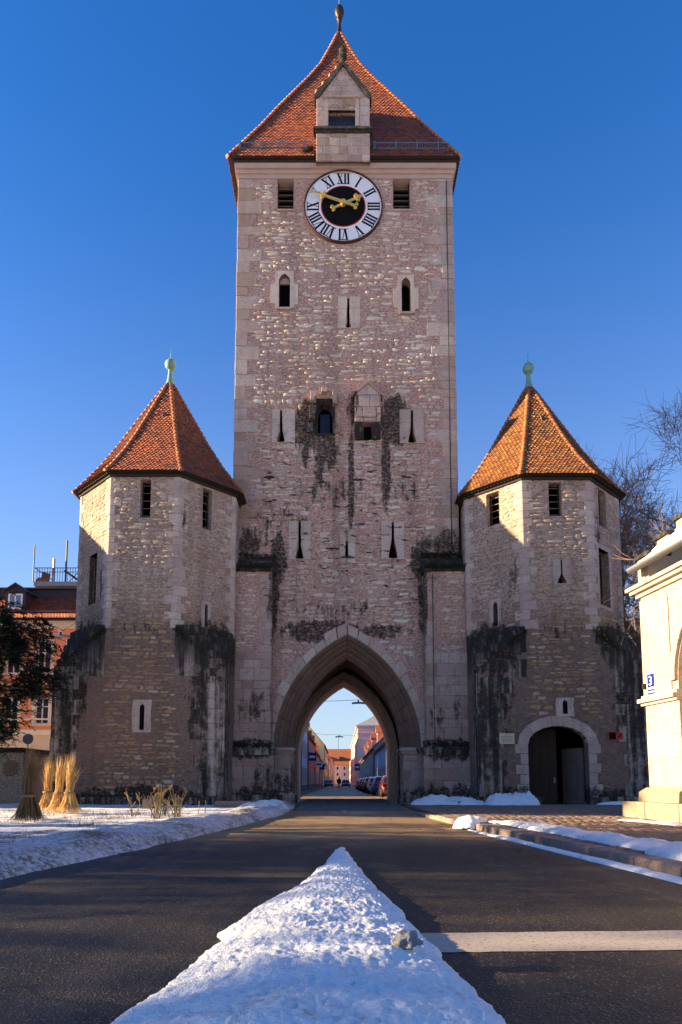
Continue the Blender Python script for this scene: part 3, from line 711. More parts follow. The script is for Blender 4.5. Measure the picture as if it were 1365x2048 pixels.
# arrow slits with their pale slabs
for (x0, y0, x1, y1, sx, sy0, sy1, bw, bh) in ((676, 594, 720, 657, 697, 596, 655, .16, .28), (544, 820, 591, 886, 563, 820, 884, .2, .62), (800, 820, 847, 887, 824, 820, 885, .2, .6),
        (578, 1042, 622, 1119, 600, 1043, 1117, .2, .62), (763, 1042, 808, 1119, 786, 1043, 1116, .22, .85), (680, 1060, 711, 1127, 694, 1082, 1112, .1, .2)):
    u0, v0, u1, v1 = fpx(F, x0, y0, x1, y1); c = F.px(sx, sy0)[0]; b = F.px(sx, sy1)[1]; t = F.px(sx, sy0)[1] - .03
    h = keyhole(c, .06, b, t, bw, bh); hadd(h, .0, (u0 - .03, u1 + .03, v0 - .03, v1 + .03)); backing(T, F, h, .5, M['dark'], 'slit_window')
    hh = ring_holes(h, 1.02); vm = (v0 + v1) / 2 + .2
    # four slabs: split left/right by the slit and above/below by a joint
    for left in (True, False):
        pts = [p for p in h]
        side = [p for p in h if (p[0] <= c) == left]
        side = sorted(set(side), key=lambda q: -q[1])
        e = u0 if left else u1; g = .004
        for lo, hi in ((v0, vm - .006), (vm + .006, v1)):
            inner = [(c + (-1 if left else 1) * .06, hi)] + [q for q in side if lo < q[1] < hi and abs(q[0] - c) > .061] + ([(c + (-1 if left else 1) * (.06 if lo > b else .02), lo)] if True else [])
            poly = [(e, lo), (e, hi)] + inner
            if len(poly) >= 4: MB().prism(F, poly, -.2, .045 + R.uniform(0, .02)).build('slit_slab', M['voussoir'], T)
# clock
cp = at(687, 416, TYF); ccx, ccz, CR = cp.x, cp.z, 2.03
keep.append((ccx - CR * .8, ccx + CR * .8, ccz - CR * .8, ccz + CR * .8)); keep.append((ccx - CR * .98, ccx + CR * .98, ccz - CR * .4, ccz + CR * .4))
keep.append((ccx - CR * .4, ccx + CR * .4, ccz - CR * .98, ccz + CR * .98))
FC = Frame((ccx, TYF, ccz), (1, 0, 0), (0, -1, 0))
def disc(r, d0, d1, n=64): return MB().prism(FC, [(r * math.cos(2 * math.pi * i / n), r * math.sin(2 * math.pi * i / n)) for i in range(n)], d0, d1)
def annulus(r0, r1, d0, d1, n=64):
    return MB().wall(FC, [(r1 * math.cos(2 * math.pi * i / n), r1 * math.sin(2 * math.pi * i / n)) for i in range(n)], [[(r0 * math.cos(2 * math.pi * i / n), r0 * math.sin(2 * math.pi * i / n)) for i in range(n)]], d1 - d0, d1, True)
clock = disc(CR - .04, .0, .10).build('clock_face', M['dialwhite'], T)
annulus(CR - .07, CR, .0, .16).build('rim', M['dialrim'], clock)
disc(1.16, .1, .112).build('red_ring', M['red'], clock); disc(1.105, .112, .122).build('dial_centre', M['black'], clock)
annulus(1.16, 1.20, .1, .108).build('pale_ring', M['white'], clock)
def numeral(txt, ang):
    """roman numeral made of strokes, its foot towards the dial's centre"""
    W = {'I': .165, 'V': .36, 'X': .36}; tot = sum(W[c] for c in txt); x = -tot / 2; r0, r1 = 1.27, 1.86; mb = MB()
    U = Vector((math.cos(ang), -math.sin(ang))); V = Vector((math.sin(ang), math.cos(ang)))
    def quad(a, b, wa):
        q = [(a[0] - wa, a[1]), (a[0] + wa, a[1]), (b[0] + wa, b[1]), (b[0] - wa, b[1])]
        return [(U.x * i + V.x * j, U.y * i + V.y * j) for i, j in q]
    dd = [.112]
    def stroke(a, b, wa): dd[0] += .0007; mb.prism(FC, quad(a, b, wa), .1, dd[0])
    for ch in txt:
        w = W[ch]; c = x + w / 2
        if ch == 'I': stroke((c, r0), (c, r1), .045)
        if ch == 'V': stroke((c - .115, r1), (c + .0, r0), .05); stroke((c + .115, r1), (c + .02, r0), .014)
        if ch == 'X': stroke((c - .12, r1), (c + .11, r0), .05); stroke((c + .12, r1), (c - .12, r0), .014)
        x += w
    stroke((0, r1 - .016), (0, r1 + .016), tot / 2 + .01)
    if 'V' not in txt or len(txt) > 1: stroke((0, r0 - .016), (0, r0 + .016), tot / 2 - .02)
    mb.build('numeral', M['black'], clock)
for i, t in enumerate(('XII', 'I', 'II', 'III', 'IIII', 'V', 'VI', 'VII', 'VIII', 'IX', 'X', 'XI')): numeral(t, i * math.pi / 6)
def hand(ang, L, tail, flor, d, name):
    U = Vector((math.cos(ang), -math.sin(ang))); V = Vector((math.sin(ang), math.cos(ang)))
    tr = lambda q: [(U.x * i + V.x * j, U.y * i + V.y * j) for i, j in q]
    mb = MB(); mb.prism(FC, tr([(-.075, 0), (.075, 0), (.06, flor), (-.06, flor)]), d, d + .05)
    mb.prism(FC, tr([(-.05, flor - .02), (.05, flor - .02), (.05, L), (-.05, L)]), d + .002, d + .045)
    mb.prism(FC, tr([(-.07, 0), (.07, 0), (.06, -tail), (-.06, -tail)]), d + .004, d + .048)
    for s in (-1, 1):   # leaf curls
        q = [(s * .04, flor - .12), (s * .18, flor - .13), (s * .23, flor - .02), (s * .17, flor + .08), (s * .13, flor), (s * .07, flor + .14), (s * .04, flor + .16)]
        mb.prism(FC, tr(q), d + .01, d + .075)
        q = [(s * .03, -tail + .02), (s * .16, -tail + .04), (s * .17, -tail - .08), (s * .1, -tail - .13), (s * .03, -tail - .1)]
        mb.prism(FC, tr(q), d + .01, d + .07)
    mb.build(name, M['gold'], clock)
hand(-math.atan2(65, 23.5), 1.80, .66, 1.12, .36, 'minute_hand'); hand(math.atan2(37, 17.5), 1.05, .56, .80, .24, 'hour_hand')
disc(.13, .2, .44, 20).build('hub', M['gold'], clock)

# ruined oriel left of the box oriel, with a door niche in it
u0, v0, u1, v1 = fpx(F, 636, 806, 665, 868); h = pointed(u0, u1, v0, v1); hadd(h, .1, (u0 - .6, u1 + .55, v0 - .2, v1 + .7))
nd = backing(T, F, h, .55, M['dark'], 'oriel_doorway')
MB().fbox(F, u0 + .1, u1 - .12, v0 + .25, v1 - .35, -.54, -.46).build('blue_door', mat_plain('faded_blue_door', (0.012, 0.02, 0.06), .7), nd)
MB().fbox(F, u0 + .1, u1 - .1, v0 + .2, v0 + .25, -.5, -.4).build('sill', M['slat'], nd)
surround(T, F, [(u0 - .16, v0 - .1), (u1 + .14, v0 - .1), (u1 + .14, v1 + .2), (u0 - .16, v1 + .2)], h, M['moss'], .06)
ap = F.px(648, 764); a_, b_ = F.px(612, 789), F.px(684, 789)
MB().prism(F, [(a_[0], a_[1]), (b_[0], b_[1]), (ap[0], ap[1])], -.1, .018).build('gable_scar', M['mortar'], T); keep.append((a_[0] + .3, b_[0] - .3, a_[1], ap[1] - .2))
for (x0, y0, x1, y1, d) in ((621, 790, 634, 815, .42), (618, 815, 634, 830, .30), (619, 832, 632, 848, .5), (614, 848, 628, 868, .2), (665, 790, 675, 815, .38), (666, 848, 682, 868, .12), (643, 780, 656, 790, .3)):
    q = fpx(F, x0, y0, x1, y1); block(F, q[0], q[2], q[1], q[3], d, T, 'oriel_stump', M['ashlar'], t=.1)
for (x, y, w, hgt) in ((598, 838, 16, 18), (603, 815, 13, 14), (600, 860, 14, 12), (640, 905, 22, 9), (655, 892, 20, 8)):
    a = F.px(x, y); put('patch_stone', variant_mesh('patch_stone', x % 14, M['stone'], STONES), None, T, M=F.mat(a[0], a[1], -.02, w * .026, .08, hgt * .026))
# box oriel with a gabled stone front on corbels
u0, v0, u1, v1 = fpx(F, 710, 790, 762, 843); peak = F.px(736, 768); D = .52
k_ = (TYF - D) / TYF
cam_u = lambda u: u * k_; cv = lambda v: CAM_H + (v - CAM_H) * k_
fu0, fu1, fv0, fv1, fpk = cam_u(u0), cam_u(u1), cv(v0), cv(v1), cv(peak[1])
FB = Frame((0, TYF - D, 0), (1, 0, 0), (0, -1, 0))
box = MB().prism(FB, [(fu0, fv0), (fu1, fv0), (fu1, fv1), ((fu0 + fu1) / 2, fpk), (fu0, fv1)], -D, -.05).build('box_oriel', M['mortar'], T)
ashl = []
for (a, b, c, d) in ((0, .34, 0, .16), (.34, .84, 0, .16), (.84, 1, 0, .3), (0, .3, .16, .55), (.3, .82, .16, .55), (.82, 1, .3, .55), (0, .14, .55, 1), (.14, .58, .55, 1), (.58, 1, .55, 1)):
    block(FB, fu0 + (fu1 - fu0) * a, fu0 + (fu1 - fu0) * b, fv0 + (fv1 - fv0) * c, fv0 + (fv1 - fv0) * d, .02, box, 'oriel_block', M['ashlar'], t=.1)
mid = (fu0 + fu1) / 2
for (a, b) in ((0, .5), (.5, 1)):
    hgt = lambda f: (fpk - fv1) * (1 - abs(2 * f - 1)); g = .02
    MB().prism(FB, [(fu0 + (fu1 - fu0) * a + (g if a == 0 else .006), fv1 + .01), (fu0 + (fu1 - fu0) * b - (g if b == 1 else .006), fv1 + .01), (fu0 + (fu1 - fu0) * b - (g if b == 1 else .006), fv1 + max(.02, hgt(b))), (fu0 + (fu1 - fu0) * a + (g if a == 0 else .006), fv1 + max(.02, hgt(a)))], -.1, .02).build('oriel_block', M['ashlar'], box)
for s in (-1, 1):
    e = fu0 if s < 0 else fu1
    q = [(mid, fpk + .02), (e + s * .1, fv1 - .05), (e + s * .1, fv1 + .06), (mid, fpk + .14)]
    MB().prism(FB, q, -D, .08).build('oriel_roof_slab', M['ashlar'], box)
    MB().add([FB.p(e - s * .5 * (i // 4 == 9) + (0 if i % 2 == 0 else -s * .45), fv0 - (0 if i < 2 else .7), (-.05 if i < 2 else -D + .2)) for i in range(4)] + [FB.p(e + (0 if i % 2 == 0 else -s * .45), fv0 - (0 if i < 2 else .7), -D) for i in range(4)],
             [(0, 1, 3, 2), (0, 2, 6, 4), (1, 3, 7, 5), (2, 3, 7, 6), (0, 1, 5, 4)]).build('corbel', M['moss'], box)
MB().fbox(FB, fu0 + .46, fu1 - .46, fv0 - .7, fv0 - .02, -D, -D + .02).build('oriel_gap_shade', M['dark'], box)  # black plate on the wall face, shade painted between the corbels
keep.append((u0 - .25, u1 + .2, v0 - .75, peak[1]))

# walls: the front with the archway cut out of it, sides and back
front = [(TX0, 0), (AX - 2.62, 0), (AX - 2.62, AZ), (AX - 3.48, AZ)] + arch_line(3.48)[1:-1] + [(AX + 3.48, AZ), (AX + 2.62, AZ), (AX + 2.62, 0), (TX1, 0), (TX1, TZ), (TX0, TZ)]
mb = MB(); mb.wall(F, front, holes, .6)
FS0 = Frame((TX0, TYB, 0), (0, -1, 0), (-1, 0, 0)); FS1 = Frame((TX1, TYF, 0), (0, 1, 0), (1, 0, 0)); FBk = Frame((0, TYB, 0), (1, 0, 0), (0, 1, 0))
mb.wall(FS0, [(0, 0), (11, 0), (11, TZ), (0, TZ)]); mb.wall(FS1, [(0, 0), (11, 0), (11, TZ), (0, TZ)])
mb.wall(FBk, [(TX0, 0), (AX - 2.86, 0), (AX - 2.86, AZ)] + arch_line(2.86)[1:-1] + [(AX + 2.86, AZ), (AX + 2.86, 0), (TX1, 0), (TX1, TZ), (TX0, TZ)])
mb.build('wall', M['mortar'], T)
# passage through the tower
def tunnel(w, d0, d1, w2=None, dx=0.0, zs=1.0):
    T_ = lambda L: [(u + dx, AZ + (v - AZ) * zs if v > AZ else v) for u, v in L]
    L = T_([(AX - w, 0)] + arch_line(w) + [(AX + w, 0)]); w2 = w2 or w
    L2 = T_([(AX - w2, 0)] + arch_line(w2) + [(AX + w2, 0)]); n = len(L)
    return MB().add([F.p(u, v, -d0) for u, v in L] + [F.p(u, v, -d1) for u, v in L2], [(i, i + 1, i + 1 + n, i + n) for i in range(n - 1)])
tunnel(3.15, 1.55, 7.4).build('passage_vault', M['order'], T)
mb = MB()
for (w, d0, d1, w2) in ((3.15, 7.4, 7.42, 2.98), (2.98, 7.42, 7.7, 2.92), (2.92, 7.7, 7.8, 2.72), (2.72, 7.8, 11.0, 2.72)):
    q = tunnel(w, d0, d1, w2, -.13, .955); mb.add(q.v, q.f)
mb.build('rear_arch', M['voussoir'], T)
# the orders of the front arch, every stone of them a part
def order(sec, name, mat, n_arc=9, gap=.0016):
    for right in (False, True):
        for i in range(n_arc):
            f0, f1 = i / n_arc + gap, (i + 1) / n_arc - gap; m = 3; k = len(sec); mb = MB(); q = []
            sh = R.uniform(-.008, .008)
            for j in range(m + 1):
                f = f0 + (f1 - f0) * j / m
                for w, d in sec: x, z = arc_pt(w + sh, f, right); q.append(F.p(x, z, -d + sh))
            mb.add(q, [(j * k + a, j * k + (a + 1) % k, (j + 1) * k + (a + 1) % k, (j + 1) * k + a) for j in range(m) for a in range(k)] + [tuple(range(k)), tuple(range(m * k, m * k + k))])
            mb.build(name, mat, T)
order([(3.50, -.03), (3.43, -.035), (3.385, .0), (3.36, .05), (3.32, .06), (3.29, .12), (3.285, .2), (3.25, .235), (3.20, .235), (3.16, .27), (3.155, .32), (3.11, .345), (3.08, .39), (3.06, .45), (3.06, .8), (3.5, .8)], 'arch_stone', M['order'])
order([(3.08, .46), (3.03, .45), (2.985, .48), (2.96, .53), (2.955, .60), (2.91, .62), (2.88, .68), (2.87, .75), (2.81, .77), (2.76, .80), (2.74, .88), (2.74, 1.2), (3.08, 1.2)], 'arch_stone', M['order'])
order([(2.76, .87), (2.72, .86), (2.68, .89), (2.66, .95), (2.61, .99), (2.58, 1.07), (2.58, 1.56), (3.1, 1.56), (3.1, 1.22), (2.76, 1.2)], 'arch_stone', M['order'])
# hood of pale wedge stones
for right in (False, True):
    f = 0.0; i = 0; rr = random.Random(9 + right)
    while f < .995:
        df = rr.uniform(.072, .12); f1 = min(1, f + df)
        if 1 - f1 < .05: f1 = 1
        w1 = 3.50 + rr.uniform(.34, .58); sec = []
        mb = MB(); q = []
        for j in range(3):
            g = f + .004 + (f1 - f - .008) * j / 2
            for w, d in ((3.50, -.2), (3.50, .03), (3.53, .045), (w1 - .03, .04), (w1, .02), (w1, -.2)):
                x, z = arc_pt(w, g, right); q.append(F.p(x, z, d))
        mb.add(q, [(j * 6 + a, j * 6 + a + 1, (j + 1) * 6 + a + 1, (j + 1) * 6 + a) for j in range(2) for a in range(5)] + [tuple(range(6)), tuple(range(12, 18))])
        mb.build('voussoir', M['voussoir'], T); f = f1; i += 1
# jamb piers below the springing, with impost and plinth
for s in (-1, 1):
    e = AX + s * 2.62; FJ = Frame((e, TYF, 0), (0, 1, 0), (-s, 0, 0))
    MB().fbox(FJ, .0, 1.62, 0, AZ, -.05, .0).build('jamb', M['mortar'], T)
    ashlar(FJ, .02, 1.6, .5, AZ - .2, T, M['ashlar'], (.4, .55), (.6, .9), .025, seed=4)
    prof = [(.0, AZ - .26), (.05, AZ - .24), (.09, AZ - .14), (.16, AZ - .08), (.16, AZ + .02), (.08, AZ + .06), (0, AZ + .07)]
    x0, x1 = sorted((e - s * .0, AX + s * 3.6))
    for (a, za), (b, zb) in zip(prof[:-1], prof[1:]):
        pass
    mb = MB(); q = []
    for a, z in prof:
        q += [(e - s * a, TYF + 1.62, z), (e - s * a, TYF - a, z), (AX + s * 3.62, TYF - a, z), (AX + s * 3.62, TYF + .1, z)]
    mb.add(q, [(j * 4 + k, j * 4 + k + 1, j * 4 + k + 5, j * 4 + k + 4) for j in range(len(prof) - 1) for k in range(3)]).build('impost', M['ashlar'], T)
    a, b = sorted((e - s * .16, AX + s * 3.66))
    MB().box(a, b, TYF - .16, TYF + 1.7, 0, .42).build('plinth', M['moss'], T)
    mb = MB(); mb.add([(a, TYF - .16, .42), (b, TYF - .16, .42), (b, TYF + .02, .62), (a + (.12 if s > 0 else 0), TYF + .02, .62)], [(0, 1, 2, 3)]).build('plinth_slope', M['moss'], T)
# buttress walls at both front corners
BUT = []
for s, x0, x1 in ((-1, -5.03, -3.27), (1, 3.98, 5.93)):
    yb = TYF - .72; FBt = Frame((0, yb, 0), (1, 0, 0), (0, -1, 0)); FBi = Frame((x1 if s < 0 else x0, yb, 0), (0, 1, 0), (-s, 0, 0))
    bt = MB().box(x0, x1, yb, TYF + .05, 0, 11.0).build('buttress', M['mortar'], T)
    mb = MB(); a, b = x0 - (.0 if s < 0 else .12), x1 + (.12 if s < 0 else 0)
    mb.add([(a, yb - .12, 11.0), (b, yb - .12, 11.0), (b, yb - .12, 11.12), (a, yb - .12, 11.12), (a, TYF, 11.95), (b, TYF, 11.95), (b, TYF, 11.0), (a, TYF, 11.0)],
           [(0, 1, 2, 3), (3, 2, 5, 4), (0, 3, 4, 7), (1, 6, 5, 2), (0, 7, 6, 1)]).build('coping', M['moss'], bt)
    ashlar(FBt, x0, x1, 2.95, 7.1, bt, M['ashlar'], (.36, .6), (.4, .85), .025, seed=14 + s, skip=.04)
    c = (x1 if s < 0 else x0, yb)
    quoins(bt, c, (s, 0), (0, 1), 7.1, 10.98, M['ashlar'], L=(.3, .58), hh=(.3, .52), seed=31 + s)
    ashlar(FBi, 0.05, .7, 2.95, 7.1, bt, M['ashlar'], (.36, .6), (.6, .8), .02, seed=15 + s)
    its = rubble(FBt, x0, x1, 7.2, 10.9, lambda u, v, a, b: (u + a < x1 - .62 and u - a > x0 + .02) if s < 0 else (u - a > x0 + .62 and u + a < x1 - .02), course=(.1, .18), cover=.72, seed=70 + s)
    emit(its, bt, 'rubble_stone', M['stone'], STONES, 'rubble_masonry', cap=60)
    # lower thicker part with its mossy weathering
    y2 = yb - .26; FL = Frame((0, y2, 0), (1, 0, 0), (0, -1, 0)); lx0, lx1 = (x0, x1 + .2) if s < 0 else (x0 - .2, x1)
    lo = MB().box(lx0, lx1, y2, yb + .02, 0, 2.4).build('buttress_foot', M['mortar'], T)
    ashlar(FL, lx0, lx1, .5, 2.28, lo, M['ashlar'], (.5, .7), (.6, 1.0), .025, seed=16 + s)
    MB().add([(lx0, y2 - .1, 2.28), (lx1 + .05, y2 - .1, 2.28), (lx1 + .05, y2 - .1, 2.46), (lx0, y2 - .1, 2.46), (lx0, yb, 2.95), (lx1, yb, 2.95), (lx1, yb, 2.28), (lx0, yb, 2.28)],
             [(0, 1, 2, 3), (3, 2, 5, 4), (0, 3, 4, 7), (1, 6, 5, 2), (0, 7, 6, 1)]).build('weathering', M['moss'], lo)
    MB().box(lx0, lx1 + (.1 if s < 0 else 0), y2 - .13, y2 + .05, 0, .46).build('plinth', M['moss'], lo)
    # ashlar field between buttress and arch
    a, b = sorted((x1 if s < 0 else x0, AX + s * 2.62))
    def okf(u0, u1, v0, v1):
        for (u, v) in ((u0, v0), (u1, v0), (u0, v1), (u1, v1)):
            if v > AZ and math.hypot(abs(u - AX) + AA, v - AZ) < AA + 4.12: return False
        return True
    ashlar(F, a, b, .62, 2.3, T, M['ashlar'], (.4, .6), (.5, .8), .02, seed=18 + s)
    ashlar(F, a, b, 2.72, 7.0, T, M['ashlar'], (.32, .52), (.34, .7), .02, ok=okf, seed=19 + s)
# corner quoins of the shaft
dk = TOWER_SPOTS
quoins(T, (TX0, TYF), (1, 0), (0, 1), 11.3, 32.1, M['ashlar'], L=(.55, 1.35), hh=(.42, .78), seed=5)
quoins(T, (TX1, TYF), (-1, 0), (0, 1), 11.3, 32.1, M['ashlar'], L=(.55, 1.35), hh=(.42, .78), seed=6)
# rubble face
def okt(u, v, a, b):
    e = .75 if v > 11.2 else 0
    if v < 11.9 and (u - a < -3.2 or u + a > 3.92): return False
    if u - a < TX0 + e or u + a > TX1 - e: return False
    if v < 7.15 and abs(u - AX) < 9 and (v > AZ) and math.hypot(abs(u - AX) + AA, v - AZ) < AA + 4.15: return False
    if v < 7.0: return False
    if math.hypot(abs(u - AX) + AA, max(0, v - AZ)) < AA + 4.12: return False
    if v + b > 32.1: return False
    return all(u + a < q[0] or u - a > q[1] or v + b < q[2] or v - b > q[3] for q in keep)
its = rubble(F, TX0, TX1, 7.0, 32.1, okt, course=(.11, .2), length=(.2, .62), cover=.76, prot=(.012, .055), seed=2, curve=.07)
emit(its, T, 'rubble_stone', M['stone'], STONES, 'rubble_masonry')
# cornice, eave and roof
for i, (d, z0, z1, mt) in enumerate(((.05, 32.12, 32.34, 'cornice'), (.13, 32.34, 32.46, 'cornice'), (.09, 32.46, 32.58, 'cornice'), (.2, 32.58, 32.86, 'cornice'), (.26, 32.86, 32.95, 'wood'))):
    MB().box(TX0 - d, TX1 + d, TYF - d, TYB + d, z0, z1).build('cornice_moulding' if mt == 'cornice' else 'eave_board', M[mt], T)
TCX, TCY = TC - .07, (TYF + TYB) / 2
hw = (TX1 - TX0) / 2
MB().box(TX0 - .34, TX1 + .34, TYF - .34, TYB + .34, 32.955, 32.99).build('gutter_board', M['iron'], T)
DU0, DU1 = at(633, 250, TYF - .54).x, at(740, 250, TYF - .54).x
def skipd(p, k): return k == 0 and DU0 - .02 < p.x < DU1 + .05 and p.z < DZ(p.x)
DEV = at(684, 195, TYF - .54).z; DPK = at(684, 133, TYF - .54).z; DMX = (DU0 + DU1) / 2
def DZ(x): return DEV + (DPK - DEV) * (1 - abs(x - DMX) / ((DU1 - DU0) / 2)) + .1
tiled_roof(T, TCX, TCY, [(hw + .40, 33.0), (hw - .3, 34.5), (hw - 1.1, 36.25), (hw - 2.1, 38.6), (1.85, 42.15), (1.15, 43.85), (.58, 45.6), (.06, 47.3)], 4, 0, .20, .36, .19, .42, .13, lean=-.26, skip=skipd)
RX = TCX - .26
f = MB().lathe((RX, TCY, 0), [(.22, 47.0), (.16, 47.4), (.10, 47.8), (.10, 48.2), (.17, 48.26), (.17, 48.33), (.1, 48.38)], 12).build('finial', M['bronze'], T, True)
MB().lathe((RX, TCY, 0), [(.1, 48.36), (.24, 48.55), (.30, 48.8), (.27, 49.0), (.16, 49.2), (.05, 49.26)], 14).build('ball', M['bronze'], f, True)
MB().lathe((RX, TCY, 0), [(.03, 49.2), (.025, 50.6), (.01, 51.0)], 6).build('rod', M['zinc'], f)
# snow guards above the eave
for (px0, px1) in ((477, 626), (746, 899)):
    y = TYF - .12; za, zb = at(px0, 298, y).z, 0
    x0, x1 = at(px0, 298, y).x, at(px1, 298, y).x; z = 33.75
    g = MB()
    for zz in (z, z + .32): g.box(x0, x1, y - .02, y + .02, zz - .02, zz + .02)
    x = x0 + .05
    while x < x1: g.box(x - .008, x + .008, y - .012, y + .012, z + .02, z + .3); x += .12
    x = x0 + .1
    gd = g.build('snow_guard', M['zinc'], T)
    while x < x1: MB().box(x - .025, x + .025, y - .05, y + .05, z - .35, z + .42).build('bracket', M['zinc'], gd); x += 1.1
# stone dormer
FD = Frame((0, TYF - .54, 0), (1, 0, 0), (0, -1, 0)); y0 = TYF - .54
lz0, lz1 = at(684, 322, y0).z, at(684, 263, y0).z
wu0, wv0, wu1, wv1 = fpx(FD, 657, 221, 711, 253)
dm = MB()
outer = [(DU0, lz0), (DU1, lz0), (DU1, DEV), (DMX, DPK), (DU0, DEV)]
dm.wall(FD, outer, [rect_hole(wu0, wv0, wu1, wv1)], .4)
BK = 4.6
for (a, b) in (((DU0, lz0), (DU0, DEV)), ((DU1, lz0), (DU1, DEV))): dm.add([FD.p(*a), FD.p(*b), FD.p(b[0], b[1], -BK), FD.p(a[0], a[1], -BK)], [(0, 1, 2, 3)])
dm = dm.build('dormer', M['mortar'], T)
for s in (0, 1):
    e = DU0 if s == 0 else DU1
    MB().add([FD.p(e, DEV, -.2), FD.p(DMX, DPK, -.2), FD.p(DMX, DPK, -BK), FD.p(e, DEV, -BK), FD.p(e, DEV + .1, -.2), FD.p(DMX, DPK + .1, -.2), FD.p(DMX, DPK + .1, -BK), FD.p(e, DEV + .1, -BK)], [(4, 5, 6, 7), (0, 1, 5, 4), (0, 3, 7, 4)]).build('dormer_roof', M['tile'], dm)
    sg = -1 if s == 0 else 1; e2 = e + sg * .1
    sl_ = (DPK - DEV) / (DMX - DU0)
    q = [(e2, DEV - .1), (e2, DEV + .1), (DMX, DPK + .28), (DMX, DPK + .02), (e2 - sg * .2, DEV - .1 + .02)]
    MB().prism(FD, q, -.5, .1).build('gable_coping', M['moss'], dm)
    for i in range(4):   # crockets climbing the coping
        fr = (i + .35) / 4.3; x = e2 + (DMX - e2) * fr; z = DEV + .12 + (DPK + .28 - DEV - .1) * fr
        MB().lathe((x, y0 + .12, z - .04), [(.02, -.05), (.1, 0), (.13, .09), (.06, .16), (.11, .22), (.07, .3), (.01, .32)], 7).build('crocket', M['ashlar'], dm)
MB().lathe((DMX, y0 + .15, DPK + .2), [(.11, 0), (.09, .25), (.13, .3), (.1, .38), (.22, .5), (.2, .62), (.12, .66), (.2, .76), (.22, .9), (.16, .96), (.01, .98)], 8).build('gable_finial', M['moss'], dm)
ashlar(FD, DU0, DU1, lz0, lz1 - .02, dm, M['ashlar'], (.34, .5), (.45, .95), .02, seed=21, name='dormer_block')
ashlar(FD, DU0, wu0 - .22, lz1 + .22, DEV - .02, dm, M['ashlar'], (.45, .7), (.5, .7), .02, seed=22, name='dormer_block')
ashlar(FD, wu1 + .22, DU1, lz1 + .22, DEV - .02, dm, M['ashlar'], (.45, .7), (.5, .7), .02, seed=23, name='dormer_block')
r = random.Random(4); v = DEV
while v < DPK - .25:
    h = r.uniform(.3, .42); fr = lambda vv: (DU1 - DU0) / 2 * (1 - (vv - DEV) / (DPK - DEV)) - .14
    a, b = DMX - fr(v + h * .7), DMX + fr(v + h * .7)
    if b - a < .2: break
    n = max(1, int((b - a) / .75)); cuts = [a] + sorted(a + (b - a) * (i + r.uniform(-.15, .15)) / n for i in range(1, n)) + [b]
    for p, q in zip(cuts[:-1], cuts[1:]): block(FD, p, q, v, v + h, .02, dm, 'dormer_block', M['ashlar'])
    v += h
MB().fbox(FD, DU0 - .14, DU1 + .12, lz1 - .02, lz1 + .1, -.3, .2).fbox(FD, DU0 - .06, DU1 + .06, lz1 - .14, lz1 - .02, -.3, .1).build('dormer_ledge', M['moss'], dm)
# window with twin tracery heads
wz = at(684, 196, y0).z - .1
lan = lambda c, w, z: [(c - w, z)] + [(c - w * math.cos(math.pi * i / 8), z + w * 1.0 * math.sin(math.pi * i / 8)) for i in range(1, 8)] + [(c + w, z)]
wc = (wu0 + wu1) / 2; hwid = (wu1 - wu0) / 4
wt_ = wz - .0
for s in (-1, 1):
    a, b = sorted((wc + s * hwid * 2, wc + s * (hwid * 2 + .2)))
    MB().fbox(FD, a, b, wv0, wt_, -.1, .06).build('window_jamb', M['ashlar'], dm)
    a, b = sorted((wc + s * .003, wc + s * hwid * 2))
    MB().wall(FD, rect_hole(a, wv1, b, wt_), [lan(wc + s * hwid, hwid - .06, wv1 + .06)], .12, .04, True).build('tracery_panel', M['ashlar'], dm)
    MB().fbox(FD, a, b, wv1, wt_, -.14, -.09).build('tracery_back', M['ashlar'], dm)
for s in (-1, 1):
    MB().lathe((wc + s * hwid, y0 + .05, wv1 + .3), [(.01, -.12), (.06, 0), (.01, .12)], 6).build('tracery', M['ashlar'], dm)
MB().fbox(FD, wu0 - .26, wu1 + .26, wz, wz + .1, 0, .16).build('window_hood', M['ashlar'], dm)
wn = MB().fbox(FD, wu0, wu1, wv0, wv1, -.34, -.3).build('dormer_window', M['glass'], dm)
m_ = MB()
m_.fbox(FD, wc - .05, wc + .05, wv0, wv1, -.3, -.24)
for x in (wc - hwid, wc + hwid): m_.fbox(FD, x - .012, x + .012, wv0, wv1, -.3, -.27)
m_.fbox(FD, wu0, wu1, wv0 + .3, wv0 + .33, -.3, -.275); m_.build('dormer_glazing_bars', M['wood'], dm)
# lightning cables and small iron fittings
MB().tube([(3.98 + .35, TYF - .75, .5), (4.34, TYF - .76, 10.9)], .018, 5).build('lightning_cable', M['iron'], T)
MB().tube([(TX1 - .35, TYF - .05, 12), (TX1 - .3, TYF - .05, 32)], .02, 5).build('lightning_cable', M['iron'], T)
